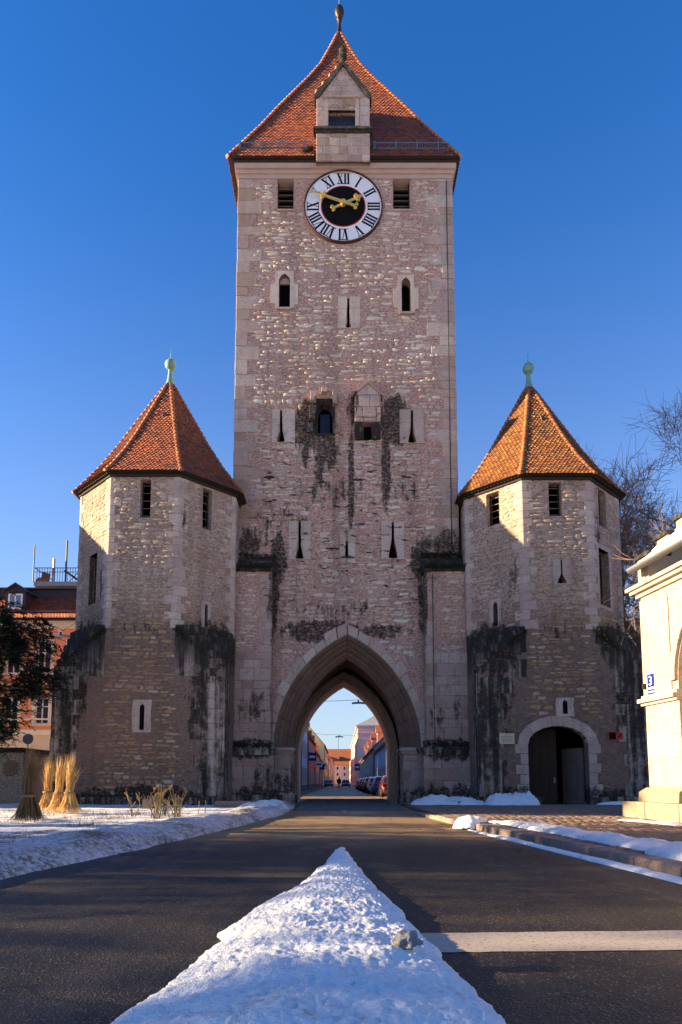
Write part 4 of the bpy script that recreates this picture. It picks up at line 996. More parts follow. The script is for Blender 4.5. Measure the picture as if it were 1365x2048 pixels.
# ================================================================== ground, road, snow
def fbm(x, y, s=1.0, o=4, seed=0.0):
    v = 0; a = 1; t = 0
    for i in range(o):
        v += a * noise.noise((x * s + seed, y * s - seed, seed * 1.7)); t += a; a *= .52; s *= 2.07
    return v / t
def mat_snow(name, dirt=0.3, col=(0.84, 0.85, 0.87), dirtcol=(0.16, 0.125, 0.10)):
    m, nt, b = newmat(name); pos = wpos(nt)
    n1 = tex(nt, pos, 2.2, 6, 0.65); n2 = tex(nt, pos, 16, 6, 0.7); n3 = tex(nt, pos, 70, 3, 0.7)
    f = math_(nt, 'ADD', math_(nt, 'MULTIPLY', n1, 0.55), math_(nt, 'MULTIPLY', n2, 0.45))
    c = mix(nt, math_(nt, 'MULTIPLY', maprange(nt, f, 0.52, 0.70), dirt), col, dirtcol)
    c = mix(nt, math_(nt, 'MULTIPLY', maprange(nt, n3, 0.66, 0.72), dirt), c, (0.07, 0.05, 0.04))
    nt.links.new(c, b.inputs['Base Color']); b.inputs['Roughness'].default_value = 0.55; b.inputs['Specular IOR Level'].default_value = 0.35
    bump(nt, b, math_(nt, 'ADD', n2, math_(nt, 'MULTIPLY', n3, 0.45)), 0.9, 0.035); return m
M['snow'] = mat_snow('clean_snow', .25)
M['snowverge'] = mat_snow('patchy_verge_snow', .8, (0.82, 0.83, 0.85), (0.20, 0.16, 0.13))
M['snowdirty'] = mat_snow('gritty_snow', .95)
M['snowice'] = mat_snow('icy_snow', .75, (0.89, 0.91, 0.91), (0.33, 0.33, 0.33))
def mat_asphalt():
    m, nt, b = newmat('asphalt'); pos = wpos(nt)
    n1 = tex(nt, pos, .7, 4, .6); n2 = tex(nt, pos, 95, 2, .6); v = N(nt, 'ShaderNodeTexVoronoi'); setin(nt, v, 'Vector', pos); v.inputs['Scale'].default_value = 75
    sy_ = N(nt, 'ShaderNodeSeparateXYZ'); setin(nt, sy_, 0, pos); sun_band = maprange(nt, math_(nt, 'ADD', sy_.outputs[1], math_(nt, 'MULTIPLY', n1, 3.0)), 11.5, 15.5)   # sunlight painted in: near-black shaded foreground, golden sunlit tone towards the gate
    c = mix(nt, sun_band, mix(nt, n1, (0.017, 0.012, 0.009), (0.034, 0.024, 0.017)), mix(nt, n1, (0.27, 0.165, 0.075), (0.38, 0.245, 0.12)))
    sp = N(nt, 'ShaderNodeSeparateColor'); nt.links.new(v.outputs['Color'], sp.inputs[0])
    c = mix(nt, math_(nt, 'MULTIPLY', maprange(nt, sp.outputs[0], 0.74, 0.98), .85), c, (0.27, 0.18, 0.11))
    c = mix(nt, math_(nt, 'MULTIPLY', maprange(nt, v.outputs['Distance'], 0.35, 0.6), math_(nt, 'SUBTRACT', 1.0, math_(nt, 'MULTIPLY', sun_band, 0.75))), c, (0.012, 0.010, 0.009))
    w = tex(nt, scaled(nt, pos, (1.4, .12, 1)), 1.2, 4, .6)
    c = mix(nt, math_(nt, 'MULTIPLY', maprange(nt, w, .5, .75), .4), c, (0.03, 0.022, 0.016))
    sx_ = N(nt, 'ShaderNodeSeparateXYZ'); setin(nt, sx_, 0, pos)      # tyre tracks, salt bloom, cracks and damp patches
    tr_ = tex(nt, scaled(nt, pos, (1.0, .05, 1)), 1.7, 3, .5); c = mix(nt, math_(nt, 'MULTIPLY', maprange(nt, tr_, .50, .66), .22), c, (0.11, 0.083, 0.06))
    dp = tex(nt, scaled(nt, pos, (1, .6, 1)), .55, 5, .65); c = mix(nt, math_(nt, 'MULTIPLY', maprange(nt, dp, .54, .62), math_(nt, 'SUBTRACT', .6, math_(nt, 'MULTIPLY', sun_band, .35))), c, (0.016, 0.012, 0.010))
    v2 = N(nt, 'ShaderNodeTexVoronoi', feature='DISTANCE_TO_EDGE'); v2.inputs['Scale'].default_value = .42
    wv_ = N(nt, 'ShaderNodeVectorMath', operation='ADD'); setin(nt, wv_, 0, pos); nz_ = N(nt, 'ShaderNodeTexNoise'); nz_.inputs['Scale'].default_value = 1.4; setin(nt, nz_, 'Vector', pos); setin(nt, wv_, 1, nz_.outputs[1]); setin(nt, v2, 'Vector', wv_.outputs[0])
    c = mix(nt, math_(nt, 'MULTIPLY', maprange(nt, v2.outputs['Distance'], .012, .004), .8), c, (0.006, 0.005, 0.005))
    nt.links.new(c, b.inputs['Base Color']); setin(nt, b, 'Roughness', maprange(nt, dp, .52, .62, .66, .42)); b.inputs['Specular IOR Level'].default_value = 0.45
    bump(nt, b, math_(nt, 'ADD', v.outputs['Distance'], math_(nt, 'MULTIPLY', n2, .7)), 0.6, 0.008); return m
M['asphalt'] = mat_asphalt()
M['paver'] = mat_stone('paving_stone', [(0.20, 0.145, 0.115), (0.26, 0.19, 0.15), (0.16, 0.115, 0.09), (0.30, 0.225, 0.18)], [(0, -5, .1, .1, .1)], pit=.4)
M['cobble'] = mat_stone('granite_cobble', [(0.13, 0.13, 0.14), (0.18, 0.175, 0.18), (0.10, 0.10, 0.11)], [(0, -5, .1, .1, .1)], pit=.3)
M['kerb'] = mat_stone('kerb_granite', [(0.26, 0.20, 0.16), (0.32, 0.25, 0.20), (0.22, 0.165, 0.13)], [(0, -5, .1, .1, .1)], pit=.4)
M['soil'] = mat_plain('bare_soil', (0.09, 0.06, 0.04), .95, .4, 3, .6)
def sheet(name, poly, z, mat, kind='structure'):
    return MB().add([(x, y, z) for x, y in poly], [tuple(t) for t in tessellate_polygon([[Vector((x, y, 0)) for x, y in poly]])]).build(name, mat, kind=kind)
# snow-covered ground to the horizon
g = MB(); xs = [-1500, -400, -120, -60, -30, 0, 30, 60, 120, 400, 1500]
g.add([(x, y, -.06) for y in xs for x in xs], [(j * 11 + i, j * 11 + i + 1, j * 11 + 12 + i, j * 11 + 11 + i) for j in range(10) for i in range(10)]).build('ground', M['snow'], kind='structure')
EL = [(-4.6, -12), (-3.9, 4), (-3.68, 7.5), (-3.08, 11.2), (-2.46, 16), (-1.9, 21.4), (-1.85, 27), (-2.1, 33), (-2.1, 42), (-3.0, 46), (-3.1, 150), (-3.1, 420)]
ER = [(4.6, -12), (4.1, 4), (3.73, 7.6), (3.4, 11), (2.87, 16), (2.44, 21.4), (2.40, 27), (2.45, 33), (2.5, 42), (4.2, 46), (4.0, 150), (4.0, 420)]
EL2 = [(x - .25, y) for x, y in EL]; ER2 = [(x + .3, y) for x, y in ER]
road = MB(); n = len(EL)
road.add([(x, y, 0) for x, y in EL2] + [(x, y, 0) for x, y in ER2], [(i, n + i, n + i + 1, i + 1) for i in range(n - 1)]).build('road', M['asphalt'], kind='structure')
def xl(y):
    for (a, b), (c, d) in zip(EL[:-1], EL[1:]):
        if b <= y <= d: return a + (c - a) * (y - b) / (d - b)
    return EL[0][0]
def xr(y):
    for (a, b), (c, d) in zip(ER[:-1], ER[1:]):
        if b <= y <= d: return a + (c - a) * (y - b) / (d - b)
    return ER[0][0]
# cobbles under the gate
cob = [];
r = random.Random(8); y = 25.6
cb = sheet('cobbled_strip', [(xl(25.4) + .05, 25.4), (xr(25.4) - .05, 25.4), (xr(33), 33), (2.5, 42.6), (-2.1, 42.6), (xl(33), 33)], .004, M['soil'])
while y < 42.4:
    x = xl(y) + .1 + r.uniform(0, .1)
    while x < xr(y) - .1:
        w = r.uniform(.13, .2); cob.append((Matrix.Translation((x + w / 2, y, .006)) @ Matrix.Rotation(r.uniform(-.08, .08), 4, 'Z') @ Matrix(((w * .92, 0, 0, 0), (0, 0, .13 * r.uniform(.9, 1.05), 0), (0, r.uniform(.02, .034), 0, 0), (0, 0, 0, 1))), r.randrange(14), w * 1e3 / y)); x += w
    y += .145
emit(cob, cb, 'cobble', M['cobble'], STONES, 'cobbles', cap=200)
# right-hand pavement: setts laid in rows on a bed, a real step above the road
PZ = .11
bed = [(xr(y) + .18, y) for y in (-8, 4, 7.6, 11, 16, 21.4, 25, 28.6)] + [(3.2, 31.2), (20, 31.2), (20, -8)]
pv = MB().plan(bed, -.05, PZ - .03).build('pavement', M['soil'], kind='structure')
ps = []; y = 9.5; row = 0
while y < 30.2:
    x = xr(y) + .42 + (row % 2) * .11
    while x < min(13.5, 5.2 + y * .42):
        w = r.uniform(.19, .25)
        if not (x > 7.6 and y < 19.2) and not (y > 28.9 and x > 5.5):
            ps.append((Matrix.Translation((x + w / 2, y + r.uniform(-.006, .006), PZ - .04 + r.uniform(-.004, .006))) @ Matrix(((w * .95, 0, 0, 0), (0, 0, .155, 0), (0, .042, 0, 0), (0, 0, 0, 1))), r.randrange(5), w * 1e3 / y))
        x += w
    y += .165; row += 1
emit(ps, pv, 'paving_sett', M['paver'], BRICKV, 'paving_setts')
# kerb stones
kb = thing('kerb', 'row of pale worn kerb stones along the right side of the road', 'kerb', (xr(15), 15, 0))
y = 3.2
while y < 27.5:
    L = r.uniform(.9, 1.25); x0, x1 = xr(y) + .02, xr(y + L) + .02; d = Vector((x1 - x0, L, 0)).normalized(); nn = Vector((-d.y, d.x, 0))
    FK = Frame((x0, y, 0), d, nn); zt = PZ + .015 + r.uniform(-.008, .008)
    if y > 18.5: zt = max(.03, zt - (y - 18.5) * .02)
    mb = MB(); q = [(0, -.05), (0, zt - .03), (-.03, zt), (-.3, zt), (-.3, -.05)]
    mb.add([FK.p(g_, v, dd) for g_ in (.008, L - .008) for dd, v in q], [(i, (i + 1) % 5, (i + 1) % 5 + 5, i + 5) for i in range(5)] + [tuple(range(5)), tuple(range(5, 10))]).build('kerb_stone', M['kerb'], kb)
    y += L
# road paint
def mat_paint():
    m, nt, b = newmat('worn_road_paint'); pos = wpos(nt); n1 = tex(nt, pos, 30, 4, .7); n2 = tex(nt, pos, 2.5, 4, .6)
    c = mix(nt, maprange(nt, n1, .52, .68), (0.46, 0.385, 0.30), (0.13, 0.10, 0.08)); c = mix(nt, math_(nt, 'MULTIPLY', n2, .5), c, (0.36, 0.30, 0.24))
    nt.links.new(c, b.inputs['Base Color']); b.inputs['Roughness'].default_value = .7; bump(nt, b, n1, .4, .006); return m
M['paint'] = mat_paint()
def ragged(poly, k=10, j=.008):
    out = []
    for i, p in enumerate(poly):
        q = poly[(i + 1) % len(poly)]
        for t in range(k): f = t / k; out.append((p[0] + (q[0] - p[0]) * f + r.uniform(-j, j), p[1] + (q[1] - p[1]) * f + r.uniform(-j, j)))
    return out
sheet('stop_line', ragged([(.25, 4.33), (3.7, 4.47), (3.75, 5.03), (.25, 4.87)], 40), .005, M['paint'])
for (y0, y1, xc) in ((24.0, 26.5, .12), (50, 53, .1), (60, 63, .1), (72, 75, .1)):
    sheet('centre_dash', ragged([(xc - .06, y0), (xc + .06, y0), (xc + .06, y1), (xc - .06, y1)], 6), .005, M['paint'])

# ------------------------------------------------------------------ snow
def ridge_strip(name, label, pts, width, h, mat, n=90, m=14, lump=.5, seed=1, side=0, cat='snow bank', base=0.0, group=None, power=.8):
    """a ploughed bank of snow following pts"""
    pts = [Vector((*p, 0)) for p in pts]; L = [0]
    for a, b in zip(pts[:-1], pts[1:]): L.append(L[-1] + (b - a).length)
    def P(s):
        for i in range(len(pts) - 1):
            if s <= L[i + 1]: return pts[i].lerp(pts[i + 1], (s - L[i]) / (L[i + 1] - L[i])), (pts[i + 1] - pts[i]).normalized()
        return pts[-1], (pts[-1] - pts[-2]).normalized()
    v = []; f = []
    for i in range(n + 1):
        p, d = P(L[-1] * i / n); nn = Vector((d.y, -d.x, 0)); end = min(1, 5 * i / n, 5 * (1 - i / n)) ** .5
        wv = 1 + .35 * fbm(p.x * .6, p.y * .6, 1, 3, seed)
        for j in range(m + 1):
            t = j / m * 2 - 1; w = width(i / n) if callable(width) else width
            edge = 1 + .16 * fbm(p.x * 2.2, p.y * 2.2 + t * 5, 1, 3, seed + 3)
            x = p + nn * t * w * wv * edge * .5 * (.25 + .75 * end)
            prof = max(0, 1 - abs(t) ** 2) ** power
            hh = (h(i / n) if callable(h) else h)
            z = prof * hh * end * (1 + lump * fbm(x.x * 1.6, x.y * 1.6, 1, 4, seed + 9)) + prof ** .3 * .05 * hh / .25 * fbm(x.x * 7, x.y * 7, 1, 4, seed + 5) * 1.6
            v.append((x.x, x.y, base + (z if 0 < j < m else -.03)))
    for i in range(n):
        for j in range(m): a = i * (m + 1) + j; f.append((a, a + 1, a + m + 2, a + m + 1))
    o = MB().add(v, f).build(name, mat, None, True); o['label'] = label; o['category'] = cat
    if group: o['group'] = group
    return o
# snow wedge on the central island
LP = [(-1.05, 2.3), (-1.0, 3.0), (-.90, 3.55), (-.84, 4.1), (-.79, 4.62), (-.84, 4.80), (-.68, 5.75), (-.43, 6.95), (-.20, 8.9), (-.05, 10.9)]
RP = [(.78, 2.3), (.72, 3.0), (.68, 3.5), (.62, 4.0), (.58, 4.65), (.53, 4.9), (.50, 5.35), (.44, 6.0), (.24, 8.0), (.05, 10.9)]
def lerp_path(P_, y):
    for (a, b), (c, d) in zip(P_[:-1], P_[1:]):
        if min(b, d) <= y <= max(b, d): return a + (c - a) * (y - b) / (d - b)
    return P_[0][0] if y < P_[0][1] else P_[-1][0]
nY, nX = 380, 130; v = []; f = []
for i in range(nY + 1):
    t = i / nY; y = 2.3 + (10.9 - 2.3) * t ** 1.5
    a, b = lerp_path(LP, y), lerp_path(RP, y)
    a -= .05 * fbm(y * 3.3, 1, 1, 4, 5) + .02 * noise.noise((y * 24, 3, 0)); b += .05 * fbm(y * 3.1, 7, 1, 4, 2) + .02 * noise.noise((y * 26, 9, 0))
    for j in range(nX + 1):
        s = j / nX; x = a + (b - a) * s; u = 2 * s - 1
        prof = (1 - abs(u) ** 2.2) ** .62; hh = (.10 * min(1, (b - a) / 1.0) + .02) * min(1, (y - 2.28) / .5) ** .6
        z = prof * hh * (1 + .45 * fbm(x * 1.8, y * 1.8, 1, 3, 3)) + min(1, prof * 2.2) * (.026 * fbm(x * 5.5, y * 5.5, 1, 4, 1) + .012 * fbm(x * 17, y * 13, 1, 3, 4))
        z += min(1, prof * 3) * .016 * max(0, noise.noise((x * 38, y * 30, 2))) + .006 * noise.noise((x * 70, y * 60, 5))
        if (x - .36) ** 2 + (y - 3.98) ** 2 < .02: z += .0
        v.append((x, y, .006 + max(z, 0.0) if 0 < j < nX else -.01))
f = [(i * (nX + 1) + j, i * (nX + 1) + j + 1, (i + 1) * (nX + 1) + j + 1, (i + 1) * (nX + 1) + j) for i in range(nY) for j in range(nX)]
o = MB().add(v, f).build('snow_wedge', M['snowice'], None, True); o['label'] = 'long wedge of rough icy snow lying down the middle of the road'; o['category'] = 'snow'
def lump(name, c, s, mat, seed, label, cat):
    bm = bmesh.new(); bmesh.ops.create_icosphere(bm, subdivisions=4, radius=1)
    for vv in bm.verts: vv.co *= 1 + .55 * noise.noise(vv.co * 1.6 + Vector((seed, 0, 0))) + .22 * noise.noise(vv.co * 4) + .1 * noise.noise(vv.co * 9)
    me = bpy.data.meshes.new(name); bm.to_mesh(me); bm.free(); me.polygons.foreach_set('use_smooth', [True] * len(me.polygons))
    o = put(name, me, mat, None, label=label, cat=cat); o.location = c; o.scale = s; return o
lump('ice_lump', (.37, 3.98, .16), (.07, .065, .055), mat_snow('grey_ice', 1.0, (0.28, 0.28, 0.29), (0.12, 0.11, 0.11)), 2.2, 'grey lump of ice on the right slope of the snow wedge', 'ice lump')
# snow lawn on the left with its dirty bank along the road
v = []; f = []; nI, nJ = 190, 150
for i in range(nI + 1):
    y = 4.5 + (30.5 - 4.5) * (i / nI) ** 1.25; e = xl(y) - .02 - .10 * fbm(y * 1.3, 2, 1, 4, 8)
    for j in range(nJ + 1):
        d = 24 * (j / nJ) ** 1.9; x = e - d
        bank = (.19 + .15 * fbm(x * .5, y * .5, 1, 3, 3)) * math.exp(-((d - .75) / .62) ** 2) * (1 if y < 27 else .7)
        z = min(1, d / .35) ** .6 * .10 + bank * min(1, d / .25) + .05 * fbm(x * .55, y * .55, 1, 3, 6) + .05 * fbm(x * 2.3, y * 2.3, 1, 4, 2) * math.exp(-d / 3) + .022 * fbm(x * 7, y * 7, 1, 3, 4)
        v.append((x, y, z if j else -.02))
f = [(i * (nJ + 1) + j + 1, i * (nJ + 1) + j, (i + 1) * (nJ + 1) + j, (i + 1) * (nJ + 1) + j + 1) for i in range(nI) for j in range(nJ)]
LAWN = MB().add(v, f).build('snowy_lawn', None, None, True, kind='structure')
def mat_lawn():
    m, nt, b = newmat('trodden_lawn_snow'); pos = wpos(nt)
    n1 = tex(nt, scaled(nt, pos, (1, .55, 1)), 1.1, 6, 0.68); n2 = tex(nt, pos, 14, 6, 0.72); n3 = tex(nt, pos, 60, 3, 0.7); n0 = tex(nt, pos, .35, 3, .6)
    f_ = math_(nt, 'ADD', math_(nt, 'MULTIPLY', n1, 0.6), math_(nt, 'MULTIPLY', n2, 0.4))
    f_ = math_(nt, 'ADD', f_, math_(nt, 'MULTIPLY', n0, 0.12))
    c = mix(nt, maprange(nt, f_, 0.555, 0.645), (0.80, 0.81, 0.84), (0.20, 0.14, 0.095))
    c = mix(nt, math_(nt, 'MULTIPLY', maprange(nt, n3, 0.6, 0.7), .55), c, (0.12, 0.085, 0.06))
    at_ = N(nt, 'ShaderNodeAttribute'); at_.attribute_name = 'grit'
    c = mix(nt, math_(nt, 'MULTIPLY', at_.outputs['Fac'], maprange(nt, math_(nt, 'ADD', n2, math_(nt, 'MULTIPLY', n1, .5)), 0.60, 0.88, .25, 1.0)), c, (0.15, 0.115, 0.09))
    nt.links.new(c, b.inputs['Base Color']); b.inputs['Roughness'].default_value = 0.6
    bump(nt, b, math_(nt, 'ADD', n2, math_(nt, 'MULTIPLY', n3, 0.45)), 0.9, 0.04); return m
LAWN.data.materials.append(mat_lawn())
at_ = LAWN.data.attributes.new('grit', 'FLOAT', 'POINT')
at_.data.foreach_set('value', [max(0, min(.8, 1.0 - abs((xl(q[1]) - q[0]) - .35) / 1.5)) for q in v])   # road grit thrown onto the verge
GR = 'snow banks ploughed along the right kerb'
ridge_strip('snow_bank', 'long low bank of snow behind the right kerb nearest the camera', [(xr(y) + .95 - (.25 if y > 15 else 0), y) for y in (5.2, 7.6, 10, 12.5, 15, 16.6)], lambda t: 1.05 - .45 * t, lambda t: .10, M['snowverge'], 150, 26, 1.3, 4, base=PZ, power=.6)
ridge_strip('snow_strip', 'thin strip of slush in the gutter below the right kerb', [(xr(y) - .13, y) for y in (5.0, 8, 11, 14, 15.4)], lambda t: .34 - .12 * t, .035, M['snowice'], 120, 8, .8, 6, cat='snow strip')
ridge_strip('snow_heap', 'small snow heap at the far end of the right kerb', [(2.75, 15.2), (3.0, 16.2), (3.35, 16.9)], .75, .2, M['snow'], 40, 14, .9, 9, base=.05, cat='snow heap')
ridge_strip('snow_heap', 'rounded snow heap in front of the right buttress', [(3.0, 28.2), (3.9, 29.2), (5.1, 28.9), (6.0, 28.3)], 1.25, .36, M['snowverge'], 60, 18, .9, 12, base=.05, cat='snow heap')
ridge_strip('snow_heap', 'snow heap against the turret wall left of the door', [(5.95, 28.2), (6.9, 28.5), (8.2, 28.3)], 1.1, .46, M['snowverge'], 60, 18, 1.1, 15, base=.08, cat='snow heap')
ridge_strip('snow_strip', 'narrow line of snow along the turret wall right of the door', [(10.6, 28.6), (12.0, 28.75), (13.2, 28.7)], .45, .14, M['snow'], 60, 10, .8, 18, base=.09, cat='snow strip')
ridge_strip('snow_heap', 'little snow patch at the foot of the portico plinth', [(6.9, 17.2), (7.3, 16.0), (7.35, 14.5)], .45, .06, M['snow'], 50, 10, .8, 21, base=.1, cat='snow heap')
ridge_strip('snow_heap', 'long pile of shovelled snow at the roadside left of the gate', [(-2.6, 20.5), (-3.0, 22.5), (-2.6, 25.2), (-2.5, 27.8)], 1.2, .26, M['snowdirty'], 90, 20, .8, 24, base=.08, cat='snow heap')
# granite slab and block left lying in the snow
o = MB().box(-4.7, -3.0, 25.6, 26.1, 0, .34).build('stone_bench', M['kerb']); o['label'] = 'low flat stone slab half sunk in snow left of the gate'; o['category'] = 'stone slab'
o = MB().box(-7.1, -6.75, 24.6, 24.9, 0, .42).build('stone_block', M['kerb']); o['label'] = 'small grey stone block in the snow behind the rose bushes'; o['category'] = 'stone block'
# dry grass poking out of the thin snow
mb = MB(); rg = random.Random(77)
for k in range(420):
    y = rg.uniform(8, 22); x = xl(y) - rg.uniform(1.2, 9)
    if fbm(x * .8, y * .45, 1, 3, 8) < .02: continue
    for q in range(rg.randint(6, 16)):
        px_, py_ = x + rg.gauss(0, .16), y + rg.gauss(0, .12); h = rg.uniform(.05, .17); a = rg.uniform(0, 6.28); dx, dy = math.cos(a) * h * .6, math.sin(a) * h * .6; w = .006
        mb.add([(px_ - w, py_, .04), (px_ + w, py_, .04), (px_ + dx, py_ + dy, .1 + h)], [(0, 1, 2)])
mb.build('dry_grass', mat_plain('dry_grass_blades', (0.20, 0.13, 0.06), .9, .4, 3, 0), kind='stuff')
# ================================================================== the pale portico on the right
M['plaster'] = mat_stone('pale_portico_stone', [(0.52, 0.43, 0.33), (0.46, 0.38, 0.285)], [(0, -5, .1, .1, .1)], pit=.35, dirt=.45)
M['plinthst'] = mat_stone('portico_plinth_stone', [(0.40, 0.31, 0.21), (0.34, 0.26, 0.18)], [(0, -5, .1, .1, .1)], pit=.4)
PO = Vector((8.45, 18.8, 0)); FP = Frame(PO, (.116, -.993, 0), (-.993, -.116, 0)); PL = 9.5
P = thing('portico', 'pale stone portico with a stepped gable, arch and snowy roof at the right edge', 'building', (8.33, 14, 0))
ac, ar, asz = 3.55, 2.02, 3.66
arc = lambda r_, n=22: [(ac - r_ * math.cos(math.pi * i / n), asz + r_ * 1.04 * math.sin(math.pi * i / n)) for i in range(n + 1)]
hole = [(ac - ar, .55)] + arc(ar) + [(ac + ar, .55)]
mb = MB(); mb.wall(FP, [(0, 0), (PL, 0), (PL, 6.3), (0, 6.3)], [hole], .75)
mb.fbox(FP, 0, .02, 0, 6.3, -5.6, -.01); mb.fbox(FP, PL - .02, PL, 0, 6.3, -5.6, -.01)
mb.build('wall', M['plaster'], P)
MB().fbox(FP, ac - ar - .3, ac + ar + .3, .3, 6.0, -.8, -.75).build('niche_wall', M['plaster'], P)
MB().fbox(FP, ac - ar, ac + ar, 3.2, 3.34, -.75, -.62).fbox(FP, ac - ar, ac + ar, .55, .9, -.75, -.45).build('niche_moulding', M['plaster'], P)
q0, q1 = arc(ar + .03), arc(ar + .24); nn = len(q0); rib = MB()
rib.add([FP.p(u, v, .0) for u, v in q0] + [FP.p(u, v, .09) for u, v in q0] + [FP.p(u, v, .09) for u, v in q1] + [FP.p(u, v, 0) for u, v in q1], [(k * nn + i, k * nn + i + 1, (k + 1) * nn + i + 1, (k + 1) * nn + i) for k in range(3) for i in range(nn - 1)]).build('arch_moulding', M['plaster'], P)
for (za, zb, d) in ((3.14, 3.22, .09), (3.22, 3.33, .18), (3.33, 3.42, .07)): MB().fbox(FP, -.06 - d * .4, ac - ar + .02, za, zb, -.3, d).build('impost', M['plaster'], P)
MB().prism(FP, [(-.02, 3.42), (ac - ar - .25, 3.42), (ac - ar - .25, 5.9), (ac - ar - .4, 6.1), (-.02, 6.1)], .0, .035).build('pilaster', M['plaster'], P)
z = .92
for i, h in enumerate((.75, .74, .73)):   # ashlar courses of the pier
    block(FP, .0, ac - ar - .02, z, z + h, .015, P, 'pier_stone', M['plaster'], g=.002); z += h
for (za, zb, d0, d1) in ((.52, .78, .22, .2), (.78, .9, .2, .06)):
    mb = MB(); e = ac - ar + .1
    mb.add([FP.p(-d0, za, d0), FP.p(e, za, d0), FP.p(e, zb, d1), FP.p(-d1, zb, d1), FP.p(-d0, za, -.4), FP.p(-d1, zb, -.4), FP.p(e, za, -.4), FP.p(e, zb, -.4)], [(0, 1, 2, 3), (0, 3, 5, 4), (1, 6, 7, 2), (3, 2, 7, 5)]).build('pier_base', M['plinthst'], P)
for (u0, u1) in ((-.5, .62), (.64, 2.1), (2.12, 3.9), (3.92, 6.0)): block(FP, u0, u1, 0.0, .52, .55 if u0 < 3 else .5, P, 'plinth_stone', M['plinthst'], g=.004, t=.5)
for (za, zb, d) in ((6.2, 6.32, .08), (6.32, 6.42, .2), (6.42, 6.52, .28)): MB().fbox(FP, -.05 - d, PL, za, zb, -.4, d).build('cornice', M['plaster'], P)
g = MB(); gp = []
for i in range(9): a = math.pi * i / 8; gp.append((.42 + .13 * math.cos(a), 6.93 - .13 * math.sin(a)))
g.add([FP.p(.25, v, d) for d, v in gp] + [FP.p(PL, v, d) for d, v in gp], [(i, i + 1, i + 10, i + 9) for i in range(8)] + [tuple(range(9))]).build('gutter', M['zinc'], P, True)
MB().add([FP.p(.1, 6.85, .45), FP.p(PL, 6.85, .45), FP.p(PL, 10.4, -3.6), FP.p(.1, 10.4, -3.6), ], [(0, 1, 2, 3)]).build('roof', M['deck'], P)
sn = []; 
for i in range(61):
    for j in range(31):
        u = .3 + (PL - .3) * i / 60; t = j / 30; sn.append(FP.p(u, 6.9 + 3.5 * t + .10 + .05 * fbm(u * 1.5, t * 5, 1, 3, 2) - (.1 if j == 0 else 0), .36 - 3.95 * t + .1 * fbm(u * 1.2, 3, 1, 3, 6) * (j < 4)))
MB().add(sn, [(i * 31 + j, i * 31 + j + 1, i * 31 + 32 + j, i * 31 + 31 + j) for i in range(60) for j in range(30)]).build('roof_snow', M['snow'], P, True)
for k in range(6):
    x0 = -.06 + k * .62; zt = 7.38 + k * .62; Fg = Frame(FP.p(0, 0, 0), -FP.N, -FP.U)
    MB().fbox(Fg, x0, x0 + .62, 6.3 + max(0, k - 1) * .62, zt, -.02, .0).build('gable_back', M['plaster'], P) if False else None
    MB().fbox(Fg, x0 + .02, x0 + .64, 6.4, zt - .1, -.52, .02).build('gable_step', M['plaster'], P)
    MB().fbox(Fg, x0 - .06, x0 + .68, zt - .1, zt, -.58, .08).build('step_cap', M['moss'], P)
MB().fbox(Fg, 3.7, 5.6, 0, 10.4, -.5, -.02).build('gable_wall', M['plaster'], P)
MB().fbox(FP, .06, .12, 3.6, 3.75, .035, .12).build('bracket', M['iron'], P)
# ------------------------------------------------------------------ signs
def text_mesh(txt, size):
    cu = bpy.data.curves.new('t', 'FONT'); cu.body = txt; cu.size = size; cu.align_x = 'CENTER'; cu.align_y = 'CENTER'; cu.extrude = .002
    o = bpy.data.objects.new('t', cu); COL.objects.link(o); bpy.context.view_layer.update()
    me = bpy.data.meshes.new_from_object(o.evaluated_get(bpy.context.evaluated_depsgraph_get())); bpy.data.objects.remove(o); return me
M['signblue'] = mat_plain('blue_enamel', (0.012, 0.022, 0.16), .35, .1, 4, 0)
u, v = FP.px(1306, 1368); w, h = .19, .30
S = thing('house_number_sign', 'small blue enamel house number plate reading 3 on the pale portico', 'sign', FP.p(u, v, .04))
MB().fbox(FP, u - w, u + w, v - h, v + h, .036, .052).build('border', M['white'], S)
MB().fbox(FP, u - w + .02, u + w - .02, v - h + .02, v + h - .02, .052, .056).build('plate', M['signblue'], S)
me = text_mesh('3', .36); p = FP.p(u - .01, v + .08, .062); V = Vector((0, 0, 1))
put('digit', me, M['white'], S, M=Matrix(((FP.U.x, V.x, FP.N.x, p.x), (FP.U.y, V.y, FP.N.y, p.y), (FP.U.z, V.z, FP.N.z, p.z), (0, 0, 0, 1))))
mb = MB(); rr = random.Random(3)
for (vv, hh, a, b) in ((v - .115, .035, -.15, .15), (v - .215, .025, -.12, .11)):
    x = a
    while x < b: ww = rr.uniform(.015, .03); mb.fbox(FP, u + x, u + x + ww, vv - hh * rr.uniform(.6, 1), vv + hh * rr.uniform(.6, 1), .056, .06); x += ww + .008
mb.build('small_print', M['white'], S)
FT = FRR[0]
u0, v0, u1, v1 = fpx(FT, 999, 1467, 1028, 1488)
S = thing('notice_plaque', 'cream rectangular notice plaque on the turret wall left of the arched door', 'sign', FT.p(u0, v0, .1))
MB().fbox(FT, u0, u1, v0, v1, .03, .09).build('board', mat_plain('cream_board', (0.62, 0.50, 0.34), .6, .1, 4, .05), S)
mb = MB()
for i, L in enumerate((.3, .75, .8, .72, .78, .6)):
    c = (u0 + u1) / 2; hw_ = (u1 - u0) / 2 * L; vv = v1 - .07 - i * .06; x = c - hw_
    while x < c + hw_: ww = rr.uniform(.012, .03); mb.fbox(FT, x, min(x + ww, c + hw_), vv - .012, vv + .008, .09, .094); x += ww + .01
mb.build('small_print', M['iron'], S)
u0, v0, u1, v1 = fpx(FT, 1218, 1465, 1244, 1479); um = (u0 + u1) / 2
